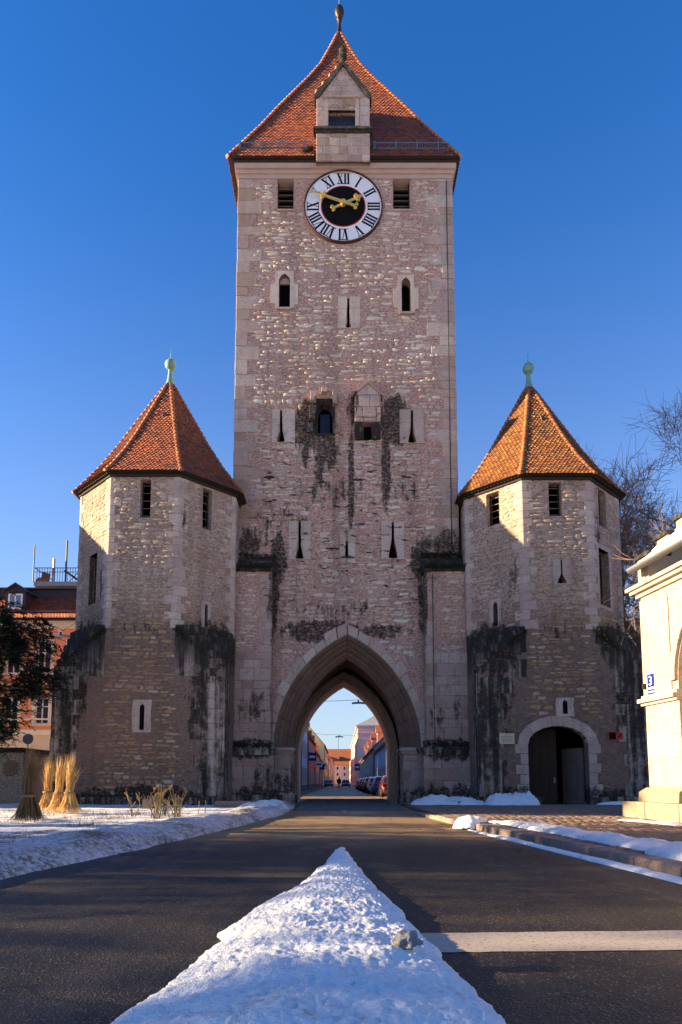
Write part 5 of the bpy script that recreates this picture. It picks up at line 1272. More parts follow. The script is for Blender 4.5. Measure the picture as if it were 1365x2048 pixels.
S = thing('wall_sign', 'double square sign, one half black and one half red, right of the arched door', 'sign', FT.p(u0, v0, .1))
MB().fbox(FT, u0, um, v0, v1, .03, .08).build('black_panel', M['black'], S, label='black half with a red edge'); MB().fbox(FT, um, u1, v0, v1, .03, .082).build('red_panel', M['red'], S)
e = .025
MB().fbox(FT, u0 - e, um, v1, v1 + e, .03, .085).fbox(FT, u0 - e, um, v0 - e, v0, .03, .085).fbox(FT, u0 - e, u0, v0, v1, .03, .085).build('red_edging', M['red'], S)
MB().prism(FT, [(um + .1, v0 + .08), (um + .2, v0 + .12), (um + .2, v0 + .22), (um + .15, v0 + .25), (um + .16, v0 + .15), (um + .08, v0 + .14)], .082, .088).build('emblem', M['black'], S)

# ================================================================== buildings
M['roofplain'] = mat_tile('far_roof_tile', [(0.42, 0.12, 0.035), (0.34, 0.085, 0.028), (0.46, 0.15, 0.04)])
M['trim'] = mat_plain('cream_trim', (0.70, 0.57, 0.42), .85, .1, 2, .1)
M['anthracite'] = mat_plain('anthracite_metal', (0.035, 0.03, 0.038), .6, .2, 2, .05)
_PL = {}
def plaster(c):
    if c not in _PL: _PL[c] = mat_plain('painted_plaster', c, .9, .12, .8, .1)
    return _PL[c]
def win(parent, Fr, u, v, w, h, sur=.12, bars=True, glass='glass', trim=None):
    a = MB().fbox(Fr, u - w / 2, u + w / 2, v, v + h, -.14, -.11).build('window', M[glass], parent)
    fr = MB()
    for (p, q, s, t) in ((u - w / 2, u - w / 2 + .07, v, v + h), (u + w / 2 - .07, u + w / 2, v, v + h), (u - w / 2 + .07, u + w / 2 - .07, v, v + .08), (u - w / 2 + .07, u + w / 2 - .07, v + h - .08, v + h)): fr.fbox(Fr, p, q, s, t, -.11, -.05)
    if bars: fr.fbox(Fr, u - .04, u + .04, v + .08, v + h - .08, -.11, -.06); fr.fbox(Fr, u - w / 2 + .07, u + w / 2 - .07, v + h * .66, v + h * .66 + .06, -.109, -.062)
    fr.build('frame', M['white'], a)
    if sur:
        t = MB(); s = sur
        for (p, q, m_, n_) in ((u - w / 2 - s, u - w / 2, v, v + h + s), (u + w / 2, u + w / 2 + s, v, v + h + s), (u - w / 2, u + w / 2, v + h, v + h + s), (u - w / 2 - s * 1.4, u + w / 2 + s * 1.4, v - .12, v)): t.fbox(Fr, p, q, m_, n_, -.02, .06)
        t.build('surround', trim or M['trim'], a)
def facade(parent, Fr, L, h, mat, wins, z0=0, extra=()):
    holes_ = [[(u - w / 2, v), (u + w / 2, v), (u + w / 2, v + hh), (u - w / 2, v + hh)] for u, v, w, hh in wins]
    MB().gridwall(Fr, 0, L, z0, h, [(u - w / 2, u + w / 2, v, v + hh) for u, v, w, hh in wins], .14).build('wall', mat, parent)
def row_house(side, y0, y1, X, h, ridge, col, label, cols, floors, dep=9, roof='roofplain', trim=True, dormers=0, shop=False, eave=.35):
    nm = thing('town_house', label, 'house', (X, (y0 + y1) / 2, 0), 'houses along the street beyond the gate'); L = y1 - y0
    s = side; Fr = Frame((X, y0 if s < 0 else y1, 0), (0, 1 if s < 0 else -1, 0), (-s, 0, 0)); xb = X + s * dep
    mt = plaster(col); ws = []
    fh = h / floors
    for f_ in range(floors):
        for c in range(cols): ws.append(((c + .5) * L / cols, f_ * fh + (.9 if f_ or not shop else .5), min(1.35, L / cols * .52), min(1.8, fh * .6)))
    facade(nm, Fr, L, h, mt, ws)
    for w in ws: win(nm, Fr, *w, sur=.1 if trim else 0, bars=False)
    w = MB(); w.add([(xb, y0, 0), (xb, y1, 0), (xb, y1, h), (xb, y0, h)], [(0, 1, 2, 3)])
    xm = (X + xb) / 2
    for y in (y0, y1): w.add([(X, y, 0), (xb, y, 0), (xb, y, h), (xm, y, ridge), (X, y, h)], [(0, 1, 2, 3, 4)])
    w.build('side_wall', mt, nm)
    sl_ = (ridge - h) / (dep / 2); e = eave
    rf = MB()
    for (xe, sg) in ((X, -s), (xb, s)):
        rf.add([(xe + sg * e, y0 - .15, h - e * sl_ + .1), (xe + sg * e, y1 + .15, h - e * sl_ + .1), (xm, y1 + .15, ridge + .1), (xm, y0 - .15, ridge + .1), (xe + sg * e, y0 - .15, h - e * sl_ - .08), (xe + sg * e, y1 + .15, h - e * sl_ - .08), (xm, y0 - .15, ridge - .08)],
               [(0, 1, 2, 3), (0, 1, 5, 4), (0, 3, 6, 4)])
    rf = rf.build('roof', M[roof], nm)
    MB().fbox(Fr, 0, L, h - .35, h - .1, 0, .16).build('cornice', M['trim'] if trim else mt, nm)
    for y in (y0 + .3, y1 - .3): MB().tube([(X - s * .1, y, 0), (X - s * .1, y, h - .1)], .06, 5).build('downpipe', M['zinc'], nm)
    MB().fbox(Fr, 0, L, 0, .7, .0, .06).build('wall_base', M['kerb'], nm)
    MB().box(xm - .4, xm + .4, y0 + L * .3, y0 + L * .3 + .8, ridge - .8, ridge + 1.2).build('chimney', M['roofplain'], nm)
    for k in range(dormers):
        yc = y0 + L * (k + .5) / dormers; xd = X + s * .9; zb = h + .5; hd = 2.0
        d = MB().box(min(xd, xd + s * 3), max(xd, xd + s * 3), yc - .9, yc + .9, zb, zb + hd).build('dormer', plaster((.55, .40, .35)), nm)
        MB().add([(xd - s * .2, yc - 1.1, zb + hd), (xd + s * 3, yc - 1.1, zb + hd), (xd + s * 3, yc, zb + hd + 1.1), (xd - s * .2, yc, zb + hd + 1.1), (xd - s * .2, yc + 1.1, zb + hd), (xd + s * 3, yc + 1.1, zb + hd)], [(0, 1, 2, 3), (3, 2, 5, 4), (0, 3, 4)]).build('dormer_roof', M['roofplain'], d)
        MB().box(min(xd - s * .03, xd), max(xd - s * .03, xd), yc - .5, yc + .5, zb + .4, zb + 1.7).build('dormer_window', M['glass'], d)
    return nm
row_house(-1, 54, 71, -4.2, 9.0, 11, (.55, .52, .48), 'tall grey house, first on the left beyond the gate', 5, 3, roof='anthracite')
row_house(-1, 71.2, 88, -4.35, 9.4, 11.4, (.60, .62, .66), 'tall pale blue grey house, second on the left beyond the gate', 5, 3, roof='anthracite')
row_house(-1, 88.2, 112, -4.3, 7.2, 10.4, (.78, .16, .06), 'red house third on the left beyond the gate', 6, 2, dormers=2)
row_house(-1, 112.2, 138, -4.4, 6.4, 11.2, (.82, .48, .22), 'tan house with a steep orange roof beyond the red one', 6, 2, dormers=2)
row_house(-1, 138.2, 164, -4.4, 5.8, 8.6, (.48, .16, .14), 'low dark red house with a lean roof before the yellow one', 6, 2, dormers=2)
row_house(-1, 164.2, 214, -4.1, 10.2, 15.4, (.90, .72, .28), 'tall yellow house on the left of the street', 10, 3, trim=True)
row_house(-1, 214.2, 250, -3.9, 8.6, 12, (.55, .52, .50), 'grey house far down the left side of the street', 7, 3)
row_house(-1, 250.2, 318, -3.2, 9.4, 13, (.75, .45, .42), 'pink house far down the left side of the street', 9, 3)
row_house(1, 63, 95, 4.7, 5.2, 8.2, (.50, .55, .64), 'low blue grey building with tall panels, right side beyond the gate', 8, 1, roof='roofplain')
row_house(1, 95.2, 165, 4.6, 6.0, 10.2, (.38, .40, .35), 'long grey green house with orange dormers on the right', 14, 2, dormers=4)
row_house(1, 300, 352, 4.4, 11, 14, (.60, .42, .33), 'buff house at the far right end of the street', 7, 3)
# pink four storey block with its bare side wall towards the gate
b = thing('town_house', 'big pink block with grey hipped metal roof on the right of the street', 'house', (10, 230, 0), 'houses along the street beyond the gate')
pk = plaster((.74, .46, .42)); Fr = Frame((4.3, 290, 0), (0, -1, 0), (-1, 0, 0)); ws = [((c + .5) * 115 / 14, f_ * 3.7 + 1, 1.3, 2.0) for c in range(14) for f_ in range(4)]
facade(b, Fr, 115, 15.4, pk, ws)
for w in ws: win(b, Fr, *w, sur=.14, bars=False)
Fg = Frame((4.3, 175, 0), (1, 0, 0), (0, -1, 0)); MB().wall(Fg, [(0, 0), (16, 0), (16, 15.4), (0, 15.4)]).build('side_wall', pk, b)
for (za, zb, d) in ((15.0, 15.5, .4), (13.4, 13.6, .12), (11.8, 11.95, .08)): MB().fbox(Fg, -.3, 16, za, zb, 0, d).fbox(Fr, 0, 115.3, za, zb, 0, d).build('cornice', plaster((.66, .42, .38)), b)
MB().add([(3.8, 174.5, 15.5), (20.8, 174.5, 15.5), (20.8, 291, 15.5), (3.8, 291, 15.5), (12, 182, 20), (12, 283, 20)], [(0, 1, 4), (1, 2, 5, 4), (2, 3, 5), (3, 0, 4, 5)]).build('roof', mat_plain('seamed_grey_metal', (.32, .30, .29), .6, .1, 1, .1), b)
for k in range(6): MB().tube([(4.3 + k * 2.6, 175.2, 15.6), (12 + (k - 3) * .1, 182, 20.05)], .06, 4).build('roof_seam', M['zinc'], b)
# building closing the street
b = thing('town_house', 'wide house with a big orange roof closing the end of the street', 'house', (0, 372, 0), 'houses along the street beyond the gate')
Fr = Frame((-22, 362, 0), (1, 0, 0), (0, -1, 0)); ws = [((c + .5) * 44 / 12, f_ * 3.2 + 1, 1.2, 1.7) for c in range(12) for f_ in range(3)]
facade(b, Fr, 44, 10, plaster((.60, .40, .33)), ws)
for w in ws: win(b, Fr, *w, sur=.14, bars=False)
rf = MB().add([(-23, 361, 9.8), (23, 361, 9.8), (23, 374, 19), (-23, 374, 19), (23, 387, 9.8), (-23, 387, 9.8)], [(0, 1, 2, 3), (3, 2, 4, 5), (0, 3, 5), (1, 4, 2)]).build('roof', M['roofplain'], b)
for k in range(5): MB().box(-12 + k * 6 - .9, -12 + k * 6 + .9, 364, 369, 13, 14.4).build('dormer', M['anthracite'], b)
MB().tube([(-1.5, 374, 19), (-1.5, 374, 26)], .12, 5).build('mast', M['iron'], b)
# pavements of the street and patches of old snow
for s, ed in ((-1, -3.1), (1, 4.2)):
    x0, x1 = sorted((ed, s * 6.5)); MB().box(x0, x1, 43.4, 420, -.04, .09).build('pavement', M['paver'], kind='structure')

# orange mansard house on the left
HO = thing('mansard_house', 'orange plastered house with red mansard roof left of the gate, partly behind the yew', 'house', (-30, 50, 0))
HY = 50.0; FH = Frame((-42, HY, 0), (1, 0, 0), (0, -1, 0)); HL = 24.2
zz = lambda py: at(80, py, HY).z
om = plaster((.80, .31, .14)); bm_ = plaster((.62, .47, .32))
cols = [at(90, 1300, HY).x + 42 + k * 2.28 for k in range(-9, 2)]
ws = [(u, zz(1347), 1.0, zz(1285) - zz(1347)) for u in cols] + [(u, zz(1448), 1.0, zz(1396) - zz(1448)) for u in cols]
holes_ = [[(u - w / 2, v), (u + w / 2, v), (u + w / 2, v + h), (u - w / 2, v + h)] for u, v, w, h in ws]
zb = zz(1468); ze = zz(1243)
MB().gridwall(FH, 0, HL, zb, ze, [(u - w / 2, u + w / 2, v, v + h) for u, v, w, h in ws if u > .6 and u < HL - .6], .14).build('wall', om, HO)
ws = [w for w in ws if .6 < w[0] < HL - .6]
for w in ws: win(HO, FH, *w, sur=.22)
gw = [(u - .25, zz(1552), .95, zz(1502) - zz(1552)) for u in cols]
gw = [w for w in gw if .6 < w[0] < HL - .6]
MB().gridwall(FH, 0, HL, 0, zb, [(u - w / 2, u + w / 2, v, v + h) for u, v, w, h in gw], .2, .05).build('ground_floor_wall', bm_, HO)
for w in gw: win(HO, FH, *w, sur=0)
for (za, zb_, d) in ((zb - .05, zb + .3, .22), (zz(1440), zz(1440) + .12, .1), (zz(1370), zz(1370) + .1, .1), (ze - .55, ze - .3, .16), (ze - .3, ze - .02, .35)): MB().fbox(FH, 0, HL, za, zb_, .0, d).build('string_course', M['trim'], HO)
for u in [c - 1.14 for c in cols]: MB().fbox(FH, u - .18, u + .18, ze - 1.2, ze - .55, 0, .12).build('frieze_bracket', M['trim'], HO)
MB().wall(Frame((-42 + HL, HY, 0), (0, 1, 0), (1, 0, 0)), [(0, 0), (11, 0), (11, ze), (0, ze)]).build('side_wall', om, HO)
zr = zz(1186); zt = zz(1168)
MB().add([FH.p(0, ze, .5), FH.p(HL, ze, .5), FH.p(HL, zr, -1.6), FH.p(0, zr, -1.6), FH.p(0, zr, -11), FH.p(HL, zr, -11), FH.p(0, ze, -11), FH.p(HL, ze, -11)], [(0, 1, 2, 3), (3, 2, 5, 4), (1, 7, 5, 2)]).build('roof_deck', M['deck'], HO)
arr = [tile_arr(.22, .36)]; its = []
slope = Vector((0, -2.1, -(zr - ze))).normalized(); L_ = math.hypot(2.1, zr - ze); s = .1; row = 0; nr = slope.cross(Vector((1, 0, 0))); nr = -nr if nr.z < 0 else nr
while s < L_:
    x = -27 + (row % 2) * .11
    while x < -42 + HL: 
        p = Vector((x, HY + 1.6, zr)) + slope * (s - .18) + nr * .02; sl2 = slope
        if s > L_ * .72: p = p + nr * ((s - L_ * .72) * .22)
        its.append((Matrix(((1, sl2.x, nr.x, p.x), (0, sl2.y, nr.y, p.y), (0, sl2.z, nr.z, p.z), (0, 0, 0, 1))), 0, 1)); x += .226
    s += .2; row += 1
Vv, Tt = join_instances(its, arr); put('roof_tiles', np_mesh('roof_tiles', Vv, Tt), M['tile'], HO, kind='stuff')
MB().fbox(FH, 0, HL, zr, zt, -2.2, -1.5).fbox(FH, 0, HL + .1, zt, zt + .12, -2.4, -1.3).build('roof_fascia', M['anthracite'], HO)
MB().fbox(FH, 0, HL + .2, ze - .02, ze + .1, .3, .6).build('gutter', M['iron'], HO)
d0 = FH.px(10, 1226); d1 = FH.px(53, 1183); ux = (d0[0] + d1[0]) / 2
dm_ = MB().prism(FH, [(d0[0], d0[1]), (d1[0], d0[1]), (d1[0], d1[1]), (ux, d1[1] + .5), (d0[0], d1[1])], -2.4, .05).build('dormer', M['anthracite'], HO)
MB().prism(FH, [(d0[0] - .2, d1[1] - .1), (d0[0] - .2, d1[1]), (ux, d1[1] + .66), (d1[0] + .2, d1[1]), (d1[0] + .2, d1[1] - .1), (ux, d1[1] + .52)], -2.5, .2).build('dormer_roof', M['anthracite'], dm_)
a, b_, c, d = fpx(FH, 17, 1188, 47, 1219)
MB().fbox(FH, a, c, b_, d, .05, .09).build('dormer_window_frame', M['white'], dm_)
for (p, q) in ((a + .12, (a + c) / 2 - .06), ((a + c) / 2 + .06, c - .12)): MB().fbox(FH, p, q, b_ + .14, d - .12, .09, .1).build('dormer_pane', M['bluegl'], dm_)
MB().fbox(FH, 10, HL, ze + .75, ze + .8, .05, .1).build('snow_guard', M['roofplain'], HO)
# roof terrace
TYr = 52.0; tz = at(110, 1163, TYr).z; tx0, tx1 = at(69, 1150, TYr).x, -18.2; rz = at(110, 1135, TYr).z
tr = MB().box(tx0, tx1, TYr, TYr + 4, tz - .35, tz).build('roof_terrace', M['zinc'], HO)
MB().box(tx0 + .3, tx1, TYr + .3, TYr + 4, zt, tz - .35).build('terrace_support', M['trim'], tr)
rl = MB(); rl.box(tx0, tx1, TYr, TYr + .05, rz - .05, rz).box(tx0, tx0 + .05, TYr, TYr + 4, rz - .05, rz).box(tx0, tx1, TYr, TYr + .04, rz - .38, rz - .34)
x = tx0 + .2
while x < tx1: rl.box(x - .015, x + .015, TYr + .01, TYr + .04, tz, rz - .05); x += .2
rl.build('railing', M['iron'], tr)
for (px_, py_, r_) in ((70, 1090, .05), (109, 1117, .09), (135, 1081, .07)):
    p = at(px_, py_, TYr + .1); MB().tube([(p.x, TYr + .1, tz), (p.x, TYr + .1, p.z)], r_, 6).build('terrace_post', M['iron'] if px_ != 109 else M['zinc'], tr)
def small(name, label, cat, build, mat):
    mb = MB(); build(mb); o = mb.build(name, mat); o['label'] = label; o['category'] = cat; return o
p0, p1 = at(80, 1152, TYr + 1), at(97, 1136, TYr + 1)
small('wicker_chair', 'brown wicker chair tipped against the roof terrace railing', 'chair', lambda m_: (m_.box(p0.x, p1.x, TYr + .6, TYr + 1.3, tz + .35, tz + .5), m_.prism(Frame((0, TYr + 1.3, 0), (1, 0, 0), (0, -1, 0)), [(p0.x, tz + .5), (p1.x, tz + .5), (p1.x + .1, tz + 1.0), (p0.x + .1, tz + 1.15)], 0, .1), [m_.box(x - .04, x + .04, TYr + .6, TYr + .7, tz, tz + .35) for x in (p0.x + .05, p1.x - .05)], [m_.box(x - .04, x + .04, TYr + 1.2, TYr + 1.3, tz, tz + .35) for x in (p0.x + .05, p1.x - .05)]), mat_plain('brown_wicker', (.12, .06, .03)))
p0 = at(72, 1158, TYr + .1); p1 = at(96, 1158, TYr + .1)
small('planter_box', 'red clay planter box behind the roof terrace railing', 'planter', lambda m_: (m_.box(p0.x, p1.x, TYr + .08, TYr + .35, tz + .0, tz + .2), m_.box(p0.x + .04, p1.x - .04, TYr + .12, TYr + .31, tz + .2, tz + .24)), M['roofplain'])
p0 = at(128, 1150, TYr + .6)
def deck(m_):
    for i in range(7): t = i / 6; m_.box(p0.x + t * 1.0, p0.x + t * 1.0 + .12, TYr + .6, TYr + 1.2, tz + 1.0 - .7 * t, tz + 1.12 - .7 * t)
    m_.tube([(p0.x, TYr + .6, tz + 1.1), (p0.x + 1.3, TYr + .6, tz + .1)], .03, 5); m_.tube([(p0.x + 1.2, TYr + .6, tz + 1.0), (p0.x + .3, TYr + .6, tz + .0)], .03, 5)
small('deck_chair', 'dark striped deck chair on the roof terrace', 'chair', deck, M['iron'])

# neighbouring house left of the picture; its gable shades the turret and the ground before the gate
NB = thing('neighbour_house', 'grey gabled town house standing further left along the square', 'house', (-31, 32, 0))
FN = Frame((-23.2, 25.0, 0), (0, 1, 0), (1, 0, 0)); ez, rz_ = 11.2, 17.2
MB().gridwall(FN, 0, 17.5, 0, 9.2, [(2 + k * 3.1, 3.1 + k * 3.1, 1 + f_ * 3, 2.6 + f_ * 3) for k in range(5) for f_ in range(2)], .14).build('wall', plaster((.45, .40, .35)), NB)
for k in range(5):
    for f_ in range(2): win(NB, FN, 2.55 + k * 3.1, 1 + f_ * 3, 1.1, 1.6)
MB().prism(FN, [(0, 9.2), (17.5, 9.2), (7.8, rz_ - .25), (0, ez - .25)], -.3, 0).build('gable_wall', plaster((.45, .40, .35)), NB)
MB().box(-39, -23.5, 25.0, 42.5, 0, 9.1).build('side_wall', plaster((.45, .40, .35)), NB)
MB().add([(-39, 24.4, ez - .4), (-22.9, 24.4, ez - .4), (-22.9, 32.8, rz_), (-39, 32.8, rz_), (-22.9, 43, 9.1), (-39, 43, 9.1)], [(0, 1, 2, 3), (3, 2, 4, 5)]).build('roof', M['roofplain'], NB)
# garden shed wall with bare bricks, left
SW = thing('garden_shed', 'low plastered shed with a patch of bare bricks at the left edge', 'shed', (-16.5, 33, 0))
FSW = Frame((-24, 33, 0), (1, 0, 0), (0, -1, 0)); e = at(46, 1550, 33).x + 24
z1 = at(20, 1505, 33).z
MB().fbox(FSW, 0, e, 0, z1, -4, 0).build('wall', mat_mortar('old_plaster', (.55, .42, .29), (.40, .30, .20), [(0, -5, .1, .1, .1)]), SW)
MB().fbox(FSW, -.2, e + .15, z1, z1 + .12, -4.1, .2).fbox(FSW, -.2, e - .2, z1 + .12, z1 + .25, -4, -.2).build('roof', M['wood'], SW)
bk = mat_stone('old_brick', [(.34, .20, .11), (.28, .15, .08), (.38, .24, .14)], [(0, -5, .1, .1, .1)])
bx = at(8, 1540, 33).x + 24
for i in range(9):
    for j in range(5):
        if (i in (0, 8) and j in (0, 4)): continue
        put('brick', variant_mesh('brick', (i + j) % 5, bk, BRICKV), None, SW, M=FSW.mat(bx + j * .155 + (i % 2) * .07, at(8, 1536, 33).z + i * .085 - .35, -.01, .148, .03, .075))
# ------------------------------------------------------------------ street lamps on wires
def hanging_lamp(c, L, ang, label, w0, w1, group=None):
    o = thing('hanging_street_lamp', label, 'street lamp', c, group)
    c = Vector(c); d = Vector((math.cos(ang), math.sin(ang), 0)); n_ = Vector((-d.y, d.x, 0))
    mb = MB(); k = 9; q = []
    for i in range(k):
        t = i / (k - 1) * 2 - 1; w = .13 * (1 - abs(t) ** 4) + .02; z = -.05 * t * t
        q += [c + d * t * L / 2 + n_ * w + Vector((0, 0, z - .1)), c + d * t * L / 2 + Vector((0, 0, z + .06)), c + d * t * L / 2 - n_ * w + Vector((0, 0, z - .1))]
    mb.add(q, [(i * 3 + a, i * 3 + (a + 1) % 3, i * 3 + 3 + (a + 1) % 3, i * 3 + 3 + a) for i in range(k - 1) for a in range(3)]).build('lamp_housing', M['zinc'], o)
    MB().box(c.x - .06, c.x + .06, c.y - .06, c.y + .06, c.z + .03, c.z + .22).build('hanger', M['iron'], o)
    w0, w1 = Vector(w0), Vector(w1); mid_ = c + Vector((0, 0, .22)); MB().tube([w0, w0.lerp(mid_, .5) - Vector((0, 0, .08)), mid_, mid_.lerp(w1, .5) - Vector((0, 0, .08)), w1], .018, 4).build('wire', M['iron'], o)
G = 'lamps hung on wires over the street'
c = at(717, 1405, 58); hanging_lamp(c, 1.1, 0, 'nearer lamp hung on a wire under the arch opening', (-4.3, 58, c.z + .15), (4.9, 63.2, c.z + .9), G)
c = at(679, 1473, 96); hanging_lamp(c, 1.1, 0, 'farther small lamp hung on a wire low in the arch opening', (-4.3, 96, c.z + .5), (4.6, 96.3, c.z + .1), G)
c = at(122, 1271, 44); hanging_lamp(c, 1.45, .05, 'grey curved lamp hung on a wire before the orange house', (-24, 47, c.z + 1.2), (-12.4, 36.5, c.z + .6))

# ------------------------------------------------------------------ cars
M['tyre'] = mat_plain('tyre_rubber', (.012, .012, .012), .9, .1, 5, .1); M['rim'] = mat_plain('wheel_rim', (.35, .35, .36), .4, .1, 5, 0, .7)
M['lamp_red'] = mat_plain('red_tail_lamp', (.35, .01, .01), .3, .1, 5, 0); M['lamp_clear'] = mat_plain('clear_headlamp', (.5, .5, .52), .25, .1, 5, 0)
def carpaint(c):
    m, nt, b = newmat('car_paint'); b.inputs['Base Color'].default_value = (*c, 1); b.inputs['Roughness'].default_value = .28; b.inputs['Coat Weight'].default_value = .6; b.inputs['Coat Roughness'].default_value = .08
    n_ = tex(nt, N(nt, 'ShaderNodeTexCoord').outputs['Object'], 3, 3); bump(nt, b, n_, .02, .01); return m
PAINT = {k: carpaint(v) for k, v in dict(dark=(.012, .013, .018), blue=(.02, .09, .32), white=(.72, .72, .70), red=(.07, .01, .012), grey=(.12, .125, .13), silver=(.42, .43, .44)).items()}
def make_car(label):
    """hatchback, nose to +Y, built round its own base"""
    o = thing('parked_car', label, 'car', fixed=False)
    St = [(-2.05, .42, .62, .70, .0), (-1.98, .30, .95, .82, 0), (-1.2, .26, 1.0, .87, 0), (0, .24, .98, .88, 0), (.9, .24, .95, .87, 0), (1.6, .28, .80, .82, 0), (1.95, .34, .66, .72, 0), (2.05, .42, .58, .6, 0)]
    mb = MB(); q = []
    for y, z0, z1, w, _ in St: q += [(-w * .9, y, z0), (w * .9, y, z0), (w, y, (z0 + z1) / 2), (w * .96, y, z1 - .05), (w * .85, y, z1), (-w * .85, y, z1), (-w * .96, y, z1 - .05), (-w, y, (z0 + z1) / 2)]
    mb.add(q, [(i * 8 + k, i * 8 + (k + 1) % 8, i * 8 + 8 + (k + 1) % 8, i * 8 + 8 + k) for i in range(7) for k in range(8)] + [tuple(range(8)), tuple(range(56, 64))])
    body = mb.build('body', PAINT['dark'], o, True, objmat=True)
    cab = [(-1.95, .95, .74, .93), (-1.55, 1.42, .60, .93), (-.9, 1.50, .62, .95), (.15, 1.47, .62, .95), (.98, .97, .70, .93)]
    low = [(-1.95, .93), (-1.5, .97), (-.8, .98), (.1, .97), (1.0, .93)]
    mb = MB(); q = []
    for (y, z, w, _), (yl, zl) in zip(cab, low): q += [(-w, y, z), (w, y, z), (.82, yl, zl), (-.82, yl, zl)]
    mb.add(q, [(i * 4 + k, i * 4 + (k + 1) % 4, i * 4 + 4 + (k + 1) % 4, i * 4 + 4 + k) for i in range(4) for k in range(4)] + [(0, 1, 2, 3), (16, 17, 18, 19)])
    mb.build('cabin', PAINT['dark'], o, True, objmat=True)
    for s in (-1, 1):
        for (ya, yb_, n_) in ((-1.45, -.75, 'side_window'), (-.68, .05, 'side_window'), (.1, .55, 'side_window')):
            f = lambda y, t: (s * ((.82 + (.615 - .82) * t) + .012), y, .99 + (1.46 - .99) * t)
            tb = .78 if ya < .1 else .45
            MB().add([f(ya, .08), f(yb_, .08), f(yb_ - (.1 if ya > -.7 else 0), tb if ya > 0 else .82), f(ya + (.12 if ya < -1 else 0), .82)], [(0, 1, 2, 3)]).build(n_, M['glass'], o)
        for y in (-1.28, 1.22):
            wq = MB(); pr = [(.19, -.11), (.315, -.1), (.325, 0), (.315, .1), (.19, .11)]; n_ = 18
            wq.add([(s * .76 + d, y + r_ * math.cos(2 * math.pi * k / n_), .325 + r_ * math.sin(2 * math.pi * k / n_)) for r_, d in pr for k in range(n_)], [(i * n_ + k, i * n_ + (k + 1) % n_, (i + 1) * n_ + (k + 1) % n_, (i + 1) * n_ + k) for i in range(4) for k in range(n_)])
            wh = wq.build('wheel', M['tyre'], o, True)
            MB().add([(s * .865, y + .19 * math.cos(2 * math.pi * k / 12), .325 + .19 * math.sin(2 * math.pi * k / 12)) for k in range(12)], [tuple(range(12))]).build('rim', M['rim'], wh)
        MB().box(min(s * .52, s * .76), max(s * .52, s * .76), -2.04, -1.96, .72, .92).build('tail_light', M['lamp_red'], o)
        MB().box(min(s * .45, s * .70), max(s * .45, s * .70), 1.93, 2.0, .58, .70).build('headlight', M['lamp_clear'], o)
        MB().box(min(s * .86, s * 1.0), max(s * .86, s * 1.0), .55, .72, .96, 1.1).build('wing_mirror', PAINT['dark'], o, objmat=True)
    MB().add([(-.6, -1.64, 1.36), (.6, -1.64, 1.36), (.7, -1.955, 1.0), (-.7, -1.955, 1.0)], [(0, 1, 2, 3)]).build('rear_window', M['glass'], o)
    MB().add([(-.60, .30, 1.405), (.60, .30, 1.405), (.72, .96, 1.02), (-.72, .96, 1.02)], [(0, 1, 2, 3)]).build('windscreen', M['glass'], o)
    MB().box(-.26, .26, -2.075, -2.05, .52, .63).build('number_plate', M['white'], o)
    return o
def paint_car(o, p):
    for ch in ALLOBJ():
        if ch.parent == o and ch.name.split('.')[0] in ('body', 'cabin', 'wing_mirror'): ch.material_slots[0].link = 'OBJECT'; ch.material_slots[0].material = PAINT[p]
car0 = make_car('dark red car, nearest of the row parked on the right beyond the gate')
first = True
for (x, y, rz0, p, lab) in ((3.62, 49.0, 0, 'red', None), (3.36, 55.0, 0, 'blue', 'blue car parked on the right beyond the gate'), (3.2, 61.5, 0, 'white', 'white car parked just behind the blue one'),
        (3.1, 68.5, 0, 'dark', 'black car parked just behind the white one'), (3.05, 75, 0, 'grey', 'dark grey car in the middle of the parked row'), (3.0, 82, 0, 'dark', 'black car parked beyond the dark grey one'),
        (3.0, 90, 0, 'red', 'small dark red car near the far end of the parked row'), (3.0, 99, 0, 'silver', 'silver car last in the parked row on the right'),
        (-2.5, 138, math.pi, 'dark', 'dark car parked far down on the left side of the street'), (.95, 136, math.pi, 'dark', 'dark car coming along the far end of the street'),
        (-17.6, 41.0, -math.pi / 2, 'dark', 'black car parked by the orange house, seen behind the straw bundles')):
    o = car0 if first else copy_tree(car0); first = False
    o.location = (x, y, 0); o.rotation_euler = (0, 0, rz0); paint_car(o, p)
    if lab: o['label'] = lab
    if x > 2: o['group'] = 'cars parked along the right side of the street'
    elif 'group' in o: del o['group']
# ------------------------------------------------------------------ street signs
def post_sign(x, y, h, shape, label, mat, r_=.3):
    o = thing('road_sign', label, 'sign', (x, y, 0)); MB().tube([(x, y, 0), (x, y, h + r_)], .03, 6).build('post', M['zinc'], o)
    Fq = Frame((x, y - .04, h), (1, 0, 0), (0, -1, 0))
    if shape == 'disc':
        MB().prism(Fq, [(r_ * math.cos(2 * math.pi * k / 24), r_ * math.sin(2 * math.pi * k / 24)) for k in range(24)], -.02, .0).build('sign_face', mat, o)
    else: MB().fbox(Fq, -r_, r_, -r_, r_, -.02, 0).build('sign_face', mat, o)
    return o
p = at(57, 1478, 38); post_sign(p.x, 38, p.z, 'disc', 'round road sign seen from behind near the yew', M['zinc'], .3)
p = at(702, 1543, 110); post_sign(4.3, 110, p.z, 'disc', 'round white road sign on the right pavement far down the street', M['white'], .42)
p = at(656, 1535, 120); o = post_sign(-3.3, 120, p.z, 'square', 'blue square sign on the left pavement far down the street', M['signblue'], .4)
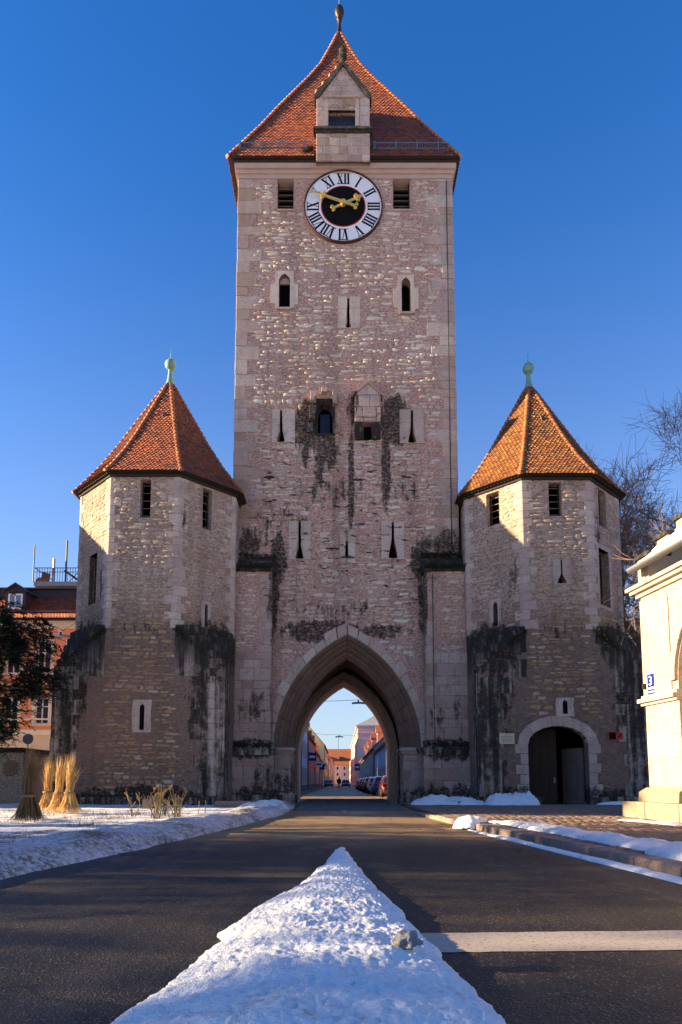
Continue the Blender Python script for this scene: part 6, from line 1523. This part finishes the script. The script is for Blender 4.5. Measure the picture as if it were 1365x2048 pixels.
for (x, y, z, w, h, mt, lab) in ((-3.6, 86, 4.2, .5, .5, 'signblue', 'small blue sign board sticking out from the second house on the left'), (-3.6, 111, 3.9, .55, .45, 'white', 'small white sign board sticking out from the red house'), (-3.5, 137, 4.4, .6, .6, 'white', 'white square sign board sticking out from the tan house'), (3.9, 164, 4.6, .6, .8, 'signblue', 'blue sign board sticking out from the long grey green house')):
    o = thing('shop_sign', lab, 'sign', (x, y, z)); MB().box(x - w, x + w, y - .04, y + .04, z - h, z + h).build('board', M[mt], o)
    MB().box(x - w * .7, x + w * .7, y - .05, y - .04, z - h * .3, z + h * .3).build('panel', M['white' if mt == 'signblue' else 'signblue'], o); MB().box(min(x, x + math.copysign(1, x) * 1.0), max(x, x + math.copysign(1, x) * 1.0), y - .02, y + .02, z + h, z + h + .05).build('arm', M['iron'], o)
# ================================================================== plants and trees
M['bark'] = mat_plain('tree_bark', (0.22, 0.14, 0.08), .9, .35, 5, .5)
M['twig'] = mat_plain('twig_bark', (0.18, 0.105, 0.065), .9, .3, 5, .2)
def grow(mb_t, mb_b, p, d, L, r_, depth, rr, droop=0.0, first=True, up=.12, spread=.55):
    """one limb: a bent tapering tube that forks into thinner limbs"""
    k = 4 if depth > 3 else 3; pts = [p.copy()]; rs = [r_]; dd = d.copy()
    for i in range(k):
        dd = (dd + Vector((rr.gauss(0, .17), rr.gauss(0, .17), rr.gauss(0, .12) + up * .35 - droop * .12 * (5 - depth)))).normalized()
        pts.append(pts[-1] + dd * L / k); rs.append(r_ * (1 - .45 * (i + 1) / k))
    (mb_t if first else mb_b).tube(pts, rs, 8 if first else (5 if depth > 3 else 3), False)
    if depth <= 0: return
    n_ = rr.choice((2, 3, 3)) if depth > 1 else rr.choice((3, 4))
    for j in range(n_ + 2):
        f = rr.uniform(.3, 1) if j < n_ + 1 else 1
        i = min(k - 1, int(f * k)); q = pts[i].lerp(pts[i + 1], f * k - i); a = rr.uniform(0, 6.28)
        side = dd.cross(Vector((math.cos(a), math.sin(a), .3))).normalized()
        nd = (dd * (1 - spread * .6) + side * spread * rr.uniform(.7, 1.3)).normalized()
        if j == n_ + 1: nd = (dd + side * .2).normalized()
        grow(mb_t, mb_b, q, nd, L * rr.uniform(.58, .78), max(.013, rs[i] * rr.uniform(.5, .68)), depth - 1, rr, droop, False, up, spread)
def bare_tree(x, y, h, r_, depth, seed, label, lean=(0, 0), group=None, trunk=.32, droop=.3, spread=.55):
    o = thing('bare_tree', label, 'tree', (x, y, 0), group); rr = random.Random(seed); a, b_ = MB(), MB()
    grow(a, b_, Vector((x, y, -.1)), Vector((lean[0], lean[1], 1)).normalized(), h * trunk, r_, depth, rr, droop, True, .15, spread)
    a.build('trunk', M['bark'], o, True); b_.build('crown', M['twig'], o, False); return o
bare_tree(24.0, 42, 27, .48, 6, 5, 'bare winter tree with sunlit limbs behind the right turret and portico', (-.06, 0), spread=.58, droop=.1)
bare_tree(20.4, 33.5, 29, .46, 6, 21, 'large bare tree leaning in over the portico roof at the right edge', (-.03, .03), spread=.56, droop=.1)
bare_tree(29, 52, 27, .40, 5, 33, 'slender bare tree farther back beside the right turret', (-.1, 0), trunk=.3)
bare_tree(22.0, 41, 18, .36, 6, 35, 'lower bushy bare tree right behind the portico gable', (-.02, 0), trunk=.22, spread=.6, droop=.1)

def leafy(name, label, c, rx, rz0, n_spray, seed, trunk_h, leaf, col, group=None, gaps=.25, loc=None, size=.42):
    """evergreen: trunk, hidden limbs and flat sprays of narrow leaves that hang at the tips"""
    x, y, z = c; o = thing(name, label, 'tree', (x, y, 0), group); rr = random.Random(seed)
    mb = MB(); mb.tube([(x, y, -.1), (x + .05, y, z * .5), (x, y, z + rz0 * .5)], [.22, .18, .06], 8)
    V_ = []; T_ = []
    for i in range(n_spray):
        a = rr.uniform(0, 6.28); t = rr.uniform(-1, 1); rad_ = math.sqrt(max(0, 1 - t * t)); s_ = rr.uniform(.35, 1) ** .5
        s_ *= 1 + .35 * noise.noise((math.cos(a) * 1.8 + seed, math.sin(a) * 1.8, t * 2.2))
        out = Vector((math.cos(a) * rad_, math.sin(a) * rad_, t)); p = Vector((x, y, z)) + Vector((out.x * rx, out.y * rx, out.z * rz0)) * s_
        if noise.noise(p * .9 + Vector((seed, 0, 0))) < -gaps: continue
        d = (Vector((out.x, out.y, rr.uniform(-.7, .25))) + Vector((rr.gauss(0, .35), rr.gauss(0, .35), 0))).normalized(); L = size * rr.uniform(.7, 1.5)
        sd = d.cross(Vector((0, 0, 1))).normalized(); up_ = sd.cross(d)
        for k in range(9):
            f = k / 8; b0 = p + d * L * f - up_ * .12 * f * f
            for s in (-1, 1):
                tip = b0 + (d * .5 + sd * s * rr.uniform(.6, 1.1) + up_ * rr.gauss(0, .3)) * leaf * (1.15 - .6 * f); n0 = len(V_)
                V_ += [b0 - d * leaf * .16, b0 + d * leaf * .16, tip]; T_.append((n0, n0 + 1, n0 + 2))
    for i in range(14):
        a = rr.uniform(0, 6.28); zz_ = z + rr.uniform(-.8, .6) * rz0; mb.tube([(x, y, zz_ - .4), (x + math.cos(a) * rx * .5, y + math.sin(a) * rx * .5, zz_), (x + math.cos(a) * rx * .85, y + math.sin(a) * rx * .85, zz_ - .1)], [.06, .035, .01], 5)
    mb.build('trunk', M['bark'], o, True); put('crown', np_mesh('crown', [tuple(q) for q in V_], T_), col, o); return o
M['yew'] = mat_plain('yew_needles', (0.009, 0.017, 0.008), .7, .5, 1.5, 0)
leafy('yew_tree', 'dark green yew tree at the left edge before the orange house', (-13.35, 25.6, 5.25), 2.35, 2.75, 3000, 4, 3, .20, M['yew'], gaps=.18)
# evergreens and bare trees of the park left of the picture; they throw the shade over the road
EV = [(-24, 10.9, .95, 'broad dark evergreen of the park, nearest the lit strip of road')]
ev0 = None
for i, (x, y, sc, lab) in enumerate(EV):
    if ev0 is None: ev0 = leafy('park_evergreen', lab, (0, 0, 4.6), 2.6, 4.4, 2000, 11, 3, .30, M['yew'], 'evergreens of the park', gaps=.04, size=.55); o = ev0
    else: o = copy_tree(ev0); o['label'] = lab
    o.location = (x, y, 0); o.scale = (sc, sc, sc); o.rotation_euler = (0, 0, i * 1.3)
b0 = bare_tree(0, 0, 17, .34, 6, 63, 'bushy bare tree of the park abreast of the snow wedge tip', (.02, 0), 'bare trees of the park', trunk=.24, droop=.35, spread=.62); b0.location = (-22, 7.2, 0)
for x, y, rz_, lab in ((-26, 1.6, 2.1, 'bushy bare tree of the park abreast of the camera'),):
    o = copy_tree(b0); o['label'] = lab; o.location = (x, y, 0); o.rotation_euler = (0, 0, rz_)
leafy('unseen_shade_tree', 'unseen high crowned evergreen added to shade the road, before the neighbouring house', (-24, 22.6, 8.6), 3.4, 3.0, 4200, 15, 5, .32, M['yew'], 'evergreens of the park', gaps=.2, size=.6)  # unseen tree added; crown lifted to shade the road but not the straw
bare_tree(-28, 9.6, 18, .36, 5, 41, 'tall bare tree of the park beside the high crowned evergreen', (.02, 0), trunk=.36, droop=.2)
bare_tree(-21, -6.5, 16, .34, 5, 52, 'tall bare tree of the park behind the camera', (.02, 0), trunk=.34, droop=.2)
bare_tree(-18.5, 14.8, 13, .36, 5, 77, 'gnarled bare tree of the park close by the lawn', (.0, 0), 'bare trees of the park', trunk=.36, droop=.05, spread=.6)
# straw-wrapped ornamental grasses
def straw(x, y, H, seed, label, dark):
    o = thing('straw_bundle', label, 'straw bundle', (x, y, 0), 'grass clumps tied up for the winter'); rr = random.Random(seed)
    mt = M['straw_shaded'] if dark else M['straw']; nk = H * .36; z0 = .12
    def blade(mb, a, b_, c, w):
        a, b_, c = Vector(a), Vector(b_), Vector(c); s = Vector((rr.uniform(-1, 1), rr.uniform(-1, 1), 0)).normalized() * w
        mb.add([a - s, a + s, b_ + s * .8, b_ - s * .8, c], [(0, 1, 2, 3), (3, 2, 4)])
    up_ = MB(); sk = MB()
    for i in range(420):   # skirt hanging from the tie to the snow
        a = rr.uniform(0, 6.28); r0 = rr.uniform(.02, .13); r1 = rr.uniform(.18, .48) * H / 2.2
        blade(sk, (x + math.cos(a) * r0, y + math.sin(a) * r0, nk + rr.uniform(-.05, .12)), (x + math.cos(a + .1) * r1 * .62, y + math.sin(a + .1) * r1 * .62, nk * .5), (x + math.cos(a + .2) * r1, y + math.sin(a + .2) * r1, z0 + rr.uniform(0, .12)), rr.uniform(.006, .014))
    for i in range(260):   # stalks rising and fanning out above it
        a = rr.uniform(0, 6.28); r0 = rr.uniform(.0, .1); r1 = abs(rr.gauss(0, .12)); h = H * rr.uniform(.6, 1.0) * (1 if rr.random() < .85 else .75); a += rr.gauss(0, .3)
        blade(up_, (x + math.cos(a) * r0, y + math.sin(a) * r0, nk - .15), (x + math.cos(a) * (r0 * .8 + r1 * .25), y + math.sin(a) * (r0 * .8 + r1 * .25), nk + (h - nk) * .5), (x + math.cos(a) * r1 + rr.gauss(0, .06), y + math.sin(a) * r1, h), rr.uniform(.004, .010))
    sk.build('skirt', mt, o); up_.build('stalks', mt, o)
    MB().lathe((x, y, nk + .02), [(.15, -.03), (.16, 0), (.15, .03)], 12).build('tie', M['bark'], o)
M['straw'] = mat_plain('sunlit_straw', (.74, .47, .17), .85, .3, 9, 0, rv=.35); M['straw_shaded'] = mat_plain('shaded_straw', (.26, .15, .06), .85, .3, 9, 0, rv=.6)  # one straw in two tones: sun and tree shade put into the colour
for (px_, py_, top, seed, dark, lab) in ((57, 1645, 1478, 3, True, 'tied straw bundle darkened as in tree shade, nearest of the four on the snow'), (95, 1622, 1502, 5, False, 'slim golden straw bundle, leftmost of the sunlit three'), (117, 1624, 1506, 7, False, 'golden straw bundle in the middle of the sunlit three'), (138, 1626, 1500, 9, False, 'widest golden straw bundle, closest to the turret')):
    g = ground(px_, py_, .16); H_ = at(px_, top, g.y).z; straw(g.x, g.y, H_, seed, lab, dark)
# pruned rose bushes
M['rose'] = mat_plain('rose_stem', (.30, .21, .08), .8, .35, 6, .2); M['rosedry'] = mat_plain('rose_stem_brown', (.16, .10, .045), .8, .35, 6, .2)
def rose(x, y, H, n_, seed, label, w=.4):
    o = thing('rose_bush', label, 'bush', (x, y, 0), 'pruned rose bushes in the snow'); rr = random.Random(seed)
    for i in range(n_):
        mb = MB(); a = rr.uniform(0, 6.28); d = Vector((math.cos(a) * rr.uniform(.1, w), math.sin(a) * w * .6, 1)).normalized(); h = H * rr.uniform(.6, 1.05); p = Vector((x + rr.gauss(0, .05), y, .02))
        m1 = p + d * h * .5 + Vector((rr.gauss(0, .03), 0, 0)); e_ = m1 + (d + Vector((rr.gauss(0, .25), 0, 0))).normalized() * h * .5
        mb.tube([p, m1, e_], [.016, .013, .009], 5)
        for k in range(3):
            f = rr.uniform(.3, .95); q = (p.lerp(m1, f * 2) if f < .5 else m1.lerp(e_, f * 2 - 1)); dd = (d + Vector((rr.choice((-1, 1)) * rr.uniform(.5, 1), rr.gauss(0, .3), 0))).normalized(); mb.tube([q, q + dd * h * rr.uniform(.12, .3)], [.010, .006], 4)
        mb.build('stem', M['rose'] if rr.random() < .7 else M['rosedry'], o)
for (px_, py_, H_, n_, seed, lab, w) in ((311, 1645, 1.05, 11, 3, 'widest yellow green rose bush before the left turret', .75), (357, 1652, .92, 10, 6, 'rose bush nearest the road, right of the widest one', .5), (331, 1637, .7, 5, 8, 'sparse rose stems between the two large bushes', .4), (266, 1640, .85, 3, 12, 'single thin rose stem with a forked top, leftmost in the bed', .25)):
    g = ground(px_, py_); rose(g.x, g.y, H_, n_, seed, lab, w)
for (px_, lab) in ((397, 'thin stake standing in the snow left of the stone slab'), (410, 'second thin stake right beside the stone slab')):
    g = ground(px_, 1636); o = MB().tube([(g.x, g.y, 0), (g.x + .02, g.y, .5)], .012, 5).build('plant_stake', M['rose']); o['label'] = lab; o['category'] = 'stake'
# ivy-like growth and moss cushions on the ledges of the gate
def tuft(parent, pts, seed, n_, name='moss_tuft'):
    rr = random.Random(seed); V_ = []; T_ = []
    for i in range(n_):
        a, b_ = rr.choice(pts); p = Vector(a).lerp(Vector(b_), rr.random()) + Vector((rr.gauss(0, .05), rr.uniform(-.1, .06), rr.gauss(.02, .05)))
        for k in range(4):
            q = Vector((rr.gauss(0, .07), rr.gauss(-.02, .06), rr.uniform(-.08, .09))); s = Vector((rr.uniform(-1, 1), 0, rr.uniform(-1, 1))) * .03; n0 = len(V_); V_ += [p, p + q + s, p + q - s]; T_.append((n0, n0 + 1, n0 + 2))
    put(name, np_mesh(name, [tuple(q) for q in V_], T_), M['mossleaf'], parent)
M['mossleaf'] = mat_plain('dry_moss', (.028, .022, .010), .95, .5, 6, 0)
gt = [o for o in ALLOBJ() if o.name == 'gate_tower'][0]
tuft(gt, [((-5.0, 31.4, 11.2), (-3.2, 31.4, 11.2)), ((-5.0, 32.2, 12), (-3.2, 32.2, 11.9)), ((-5, 31.3, 2.75), (-3.1, 31.3, 2.7)), ((3.8, 31.3, 2.75), (5.8, 31.3, 2.75))], 3, 420)
tuft(gt, [((4.0, 31.4, 11.2), (5.9, 31.4, 11.2)), ((3.9, 32.2, 12), (5.8, 32.2, 12.0))], 4, 420)
for t_ in [o for o in ALLOBJ() if o.name.startswith('corner_turret')]:
    c_ = t_.location; ln = []
    for sx in (-1, 1):
        for f_ in (.15, .5, .85): ln.append(((c_.x + sx * TS / 2, c_.y - TA - .02, ZB - .15), (c_.x + sx * TA, c_.y - TA + (TA - TS / 2) * .1 - .03, ZC - .1)))
        ln += [((c_.x + sx * (TS / 2 + .1), c_.y - TA + .1, ZB - .1), (c_.x + sx * (TA - .05), c_.y - TS / 2 - .1, ZB - .1))] * 2
    tuft(t_, ln, 12, 900)
p = at(618, 303, 32.0); tuft(gt, [((p.x - .3, 32.0, p.z - .1), (p.x + .2, 32.0, p.z + .15))], 5, 120, 'roof_shrub')

# ================================================================== the walker in the street
def walker(x, y, label):
    o = thing('person', label, 'person', (x, y, 0))
    J = [(0, 0, .95), (0, 0, 1.2), (0, 0, 1.42), (0, -.01, 1.52), (0, -.02, 1.66), (0, -.02, 1.76), (-.19, 0, 1.42), (-.25, .06, 1.14), (-.24, -.05, .9), (-.24, -.1, .8), (.19, 0, 1.42), (.25, -.06, 1.14), (.24, .02, .9), (.24, .05, .8),
         (-.1, 0, .9), (-.11, -.14, .5), (-.11, -.06, .09), (-.11, -.24, .05), (.1, 0, .9), (.11, .1, .5), (.11, .3, .12), (.11, .2, .04)]
    E_ = [(0, 1), (1, 2), (2, 3), (3, 4), (4, 5), (2, 6), (6, 7), (7, 8), (8, 9), (2, 10), (10, 11), (11, 12), (12, 13), (0, 14), (14, 15), (15, 16), (16, 17), (0, 18), (18, 19), (19, 20), (20, 21)]
    Rr = [.17, .17, .16, .065, .105, .07, .08, .06, .045, .035, .08, .06, .045, .035, .10, .075, .055, .045, .10, .075, .055, .045]
    me = bpy.data.meshes.new('body'); me.from_pydata([(x + a, y + b_, c) for a, b_, c in J], E_, []); b = put('body', me, M['coat'], o)
    sk = b.modifiers.new('skin', 'SKIN'); b.modifiers.new('sub', 'SUBSURF').levels = 1; b.modifiers['sub'].render_levels = 1
    for i, sv in enumerate(me.skin_vertices[0].data): sv.radius = (Rr[i], Rr[i]); sv.use_root = i == 0
    MB().lathe((x, y, 0), [(.20, .78), (.225, .95), (.20, 1.2), (.215, 1.38), (.12, 1.49)], 12).build('coat', M['coat'], o, True)
    MB().lathe((x, y - .02, 0), [(.118, 1.66), (.12, 1.72), (.09, 1.79), (.01, 1.81)], 12).build('hair', M['iron'], o, True)
M['coat'] = mat_plain('dark_coat_cloth', (.015, .014, .016), .9, .2, 8, .1)
walker(-.28, 104, 'dark dressed person walking in the middle of the street')
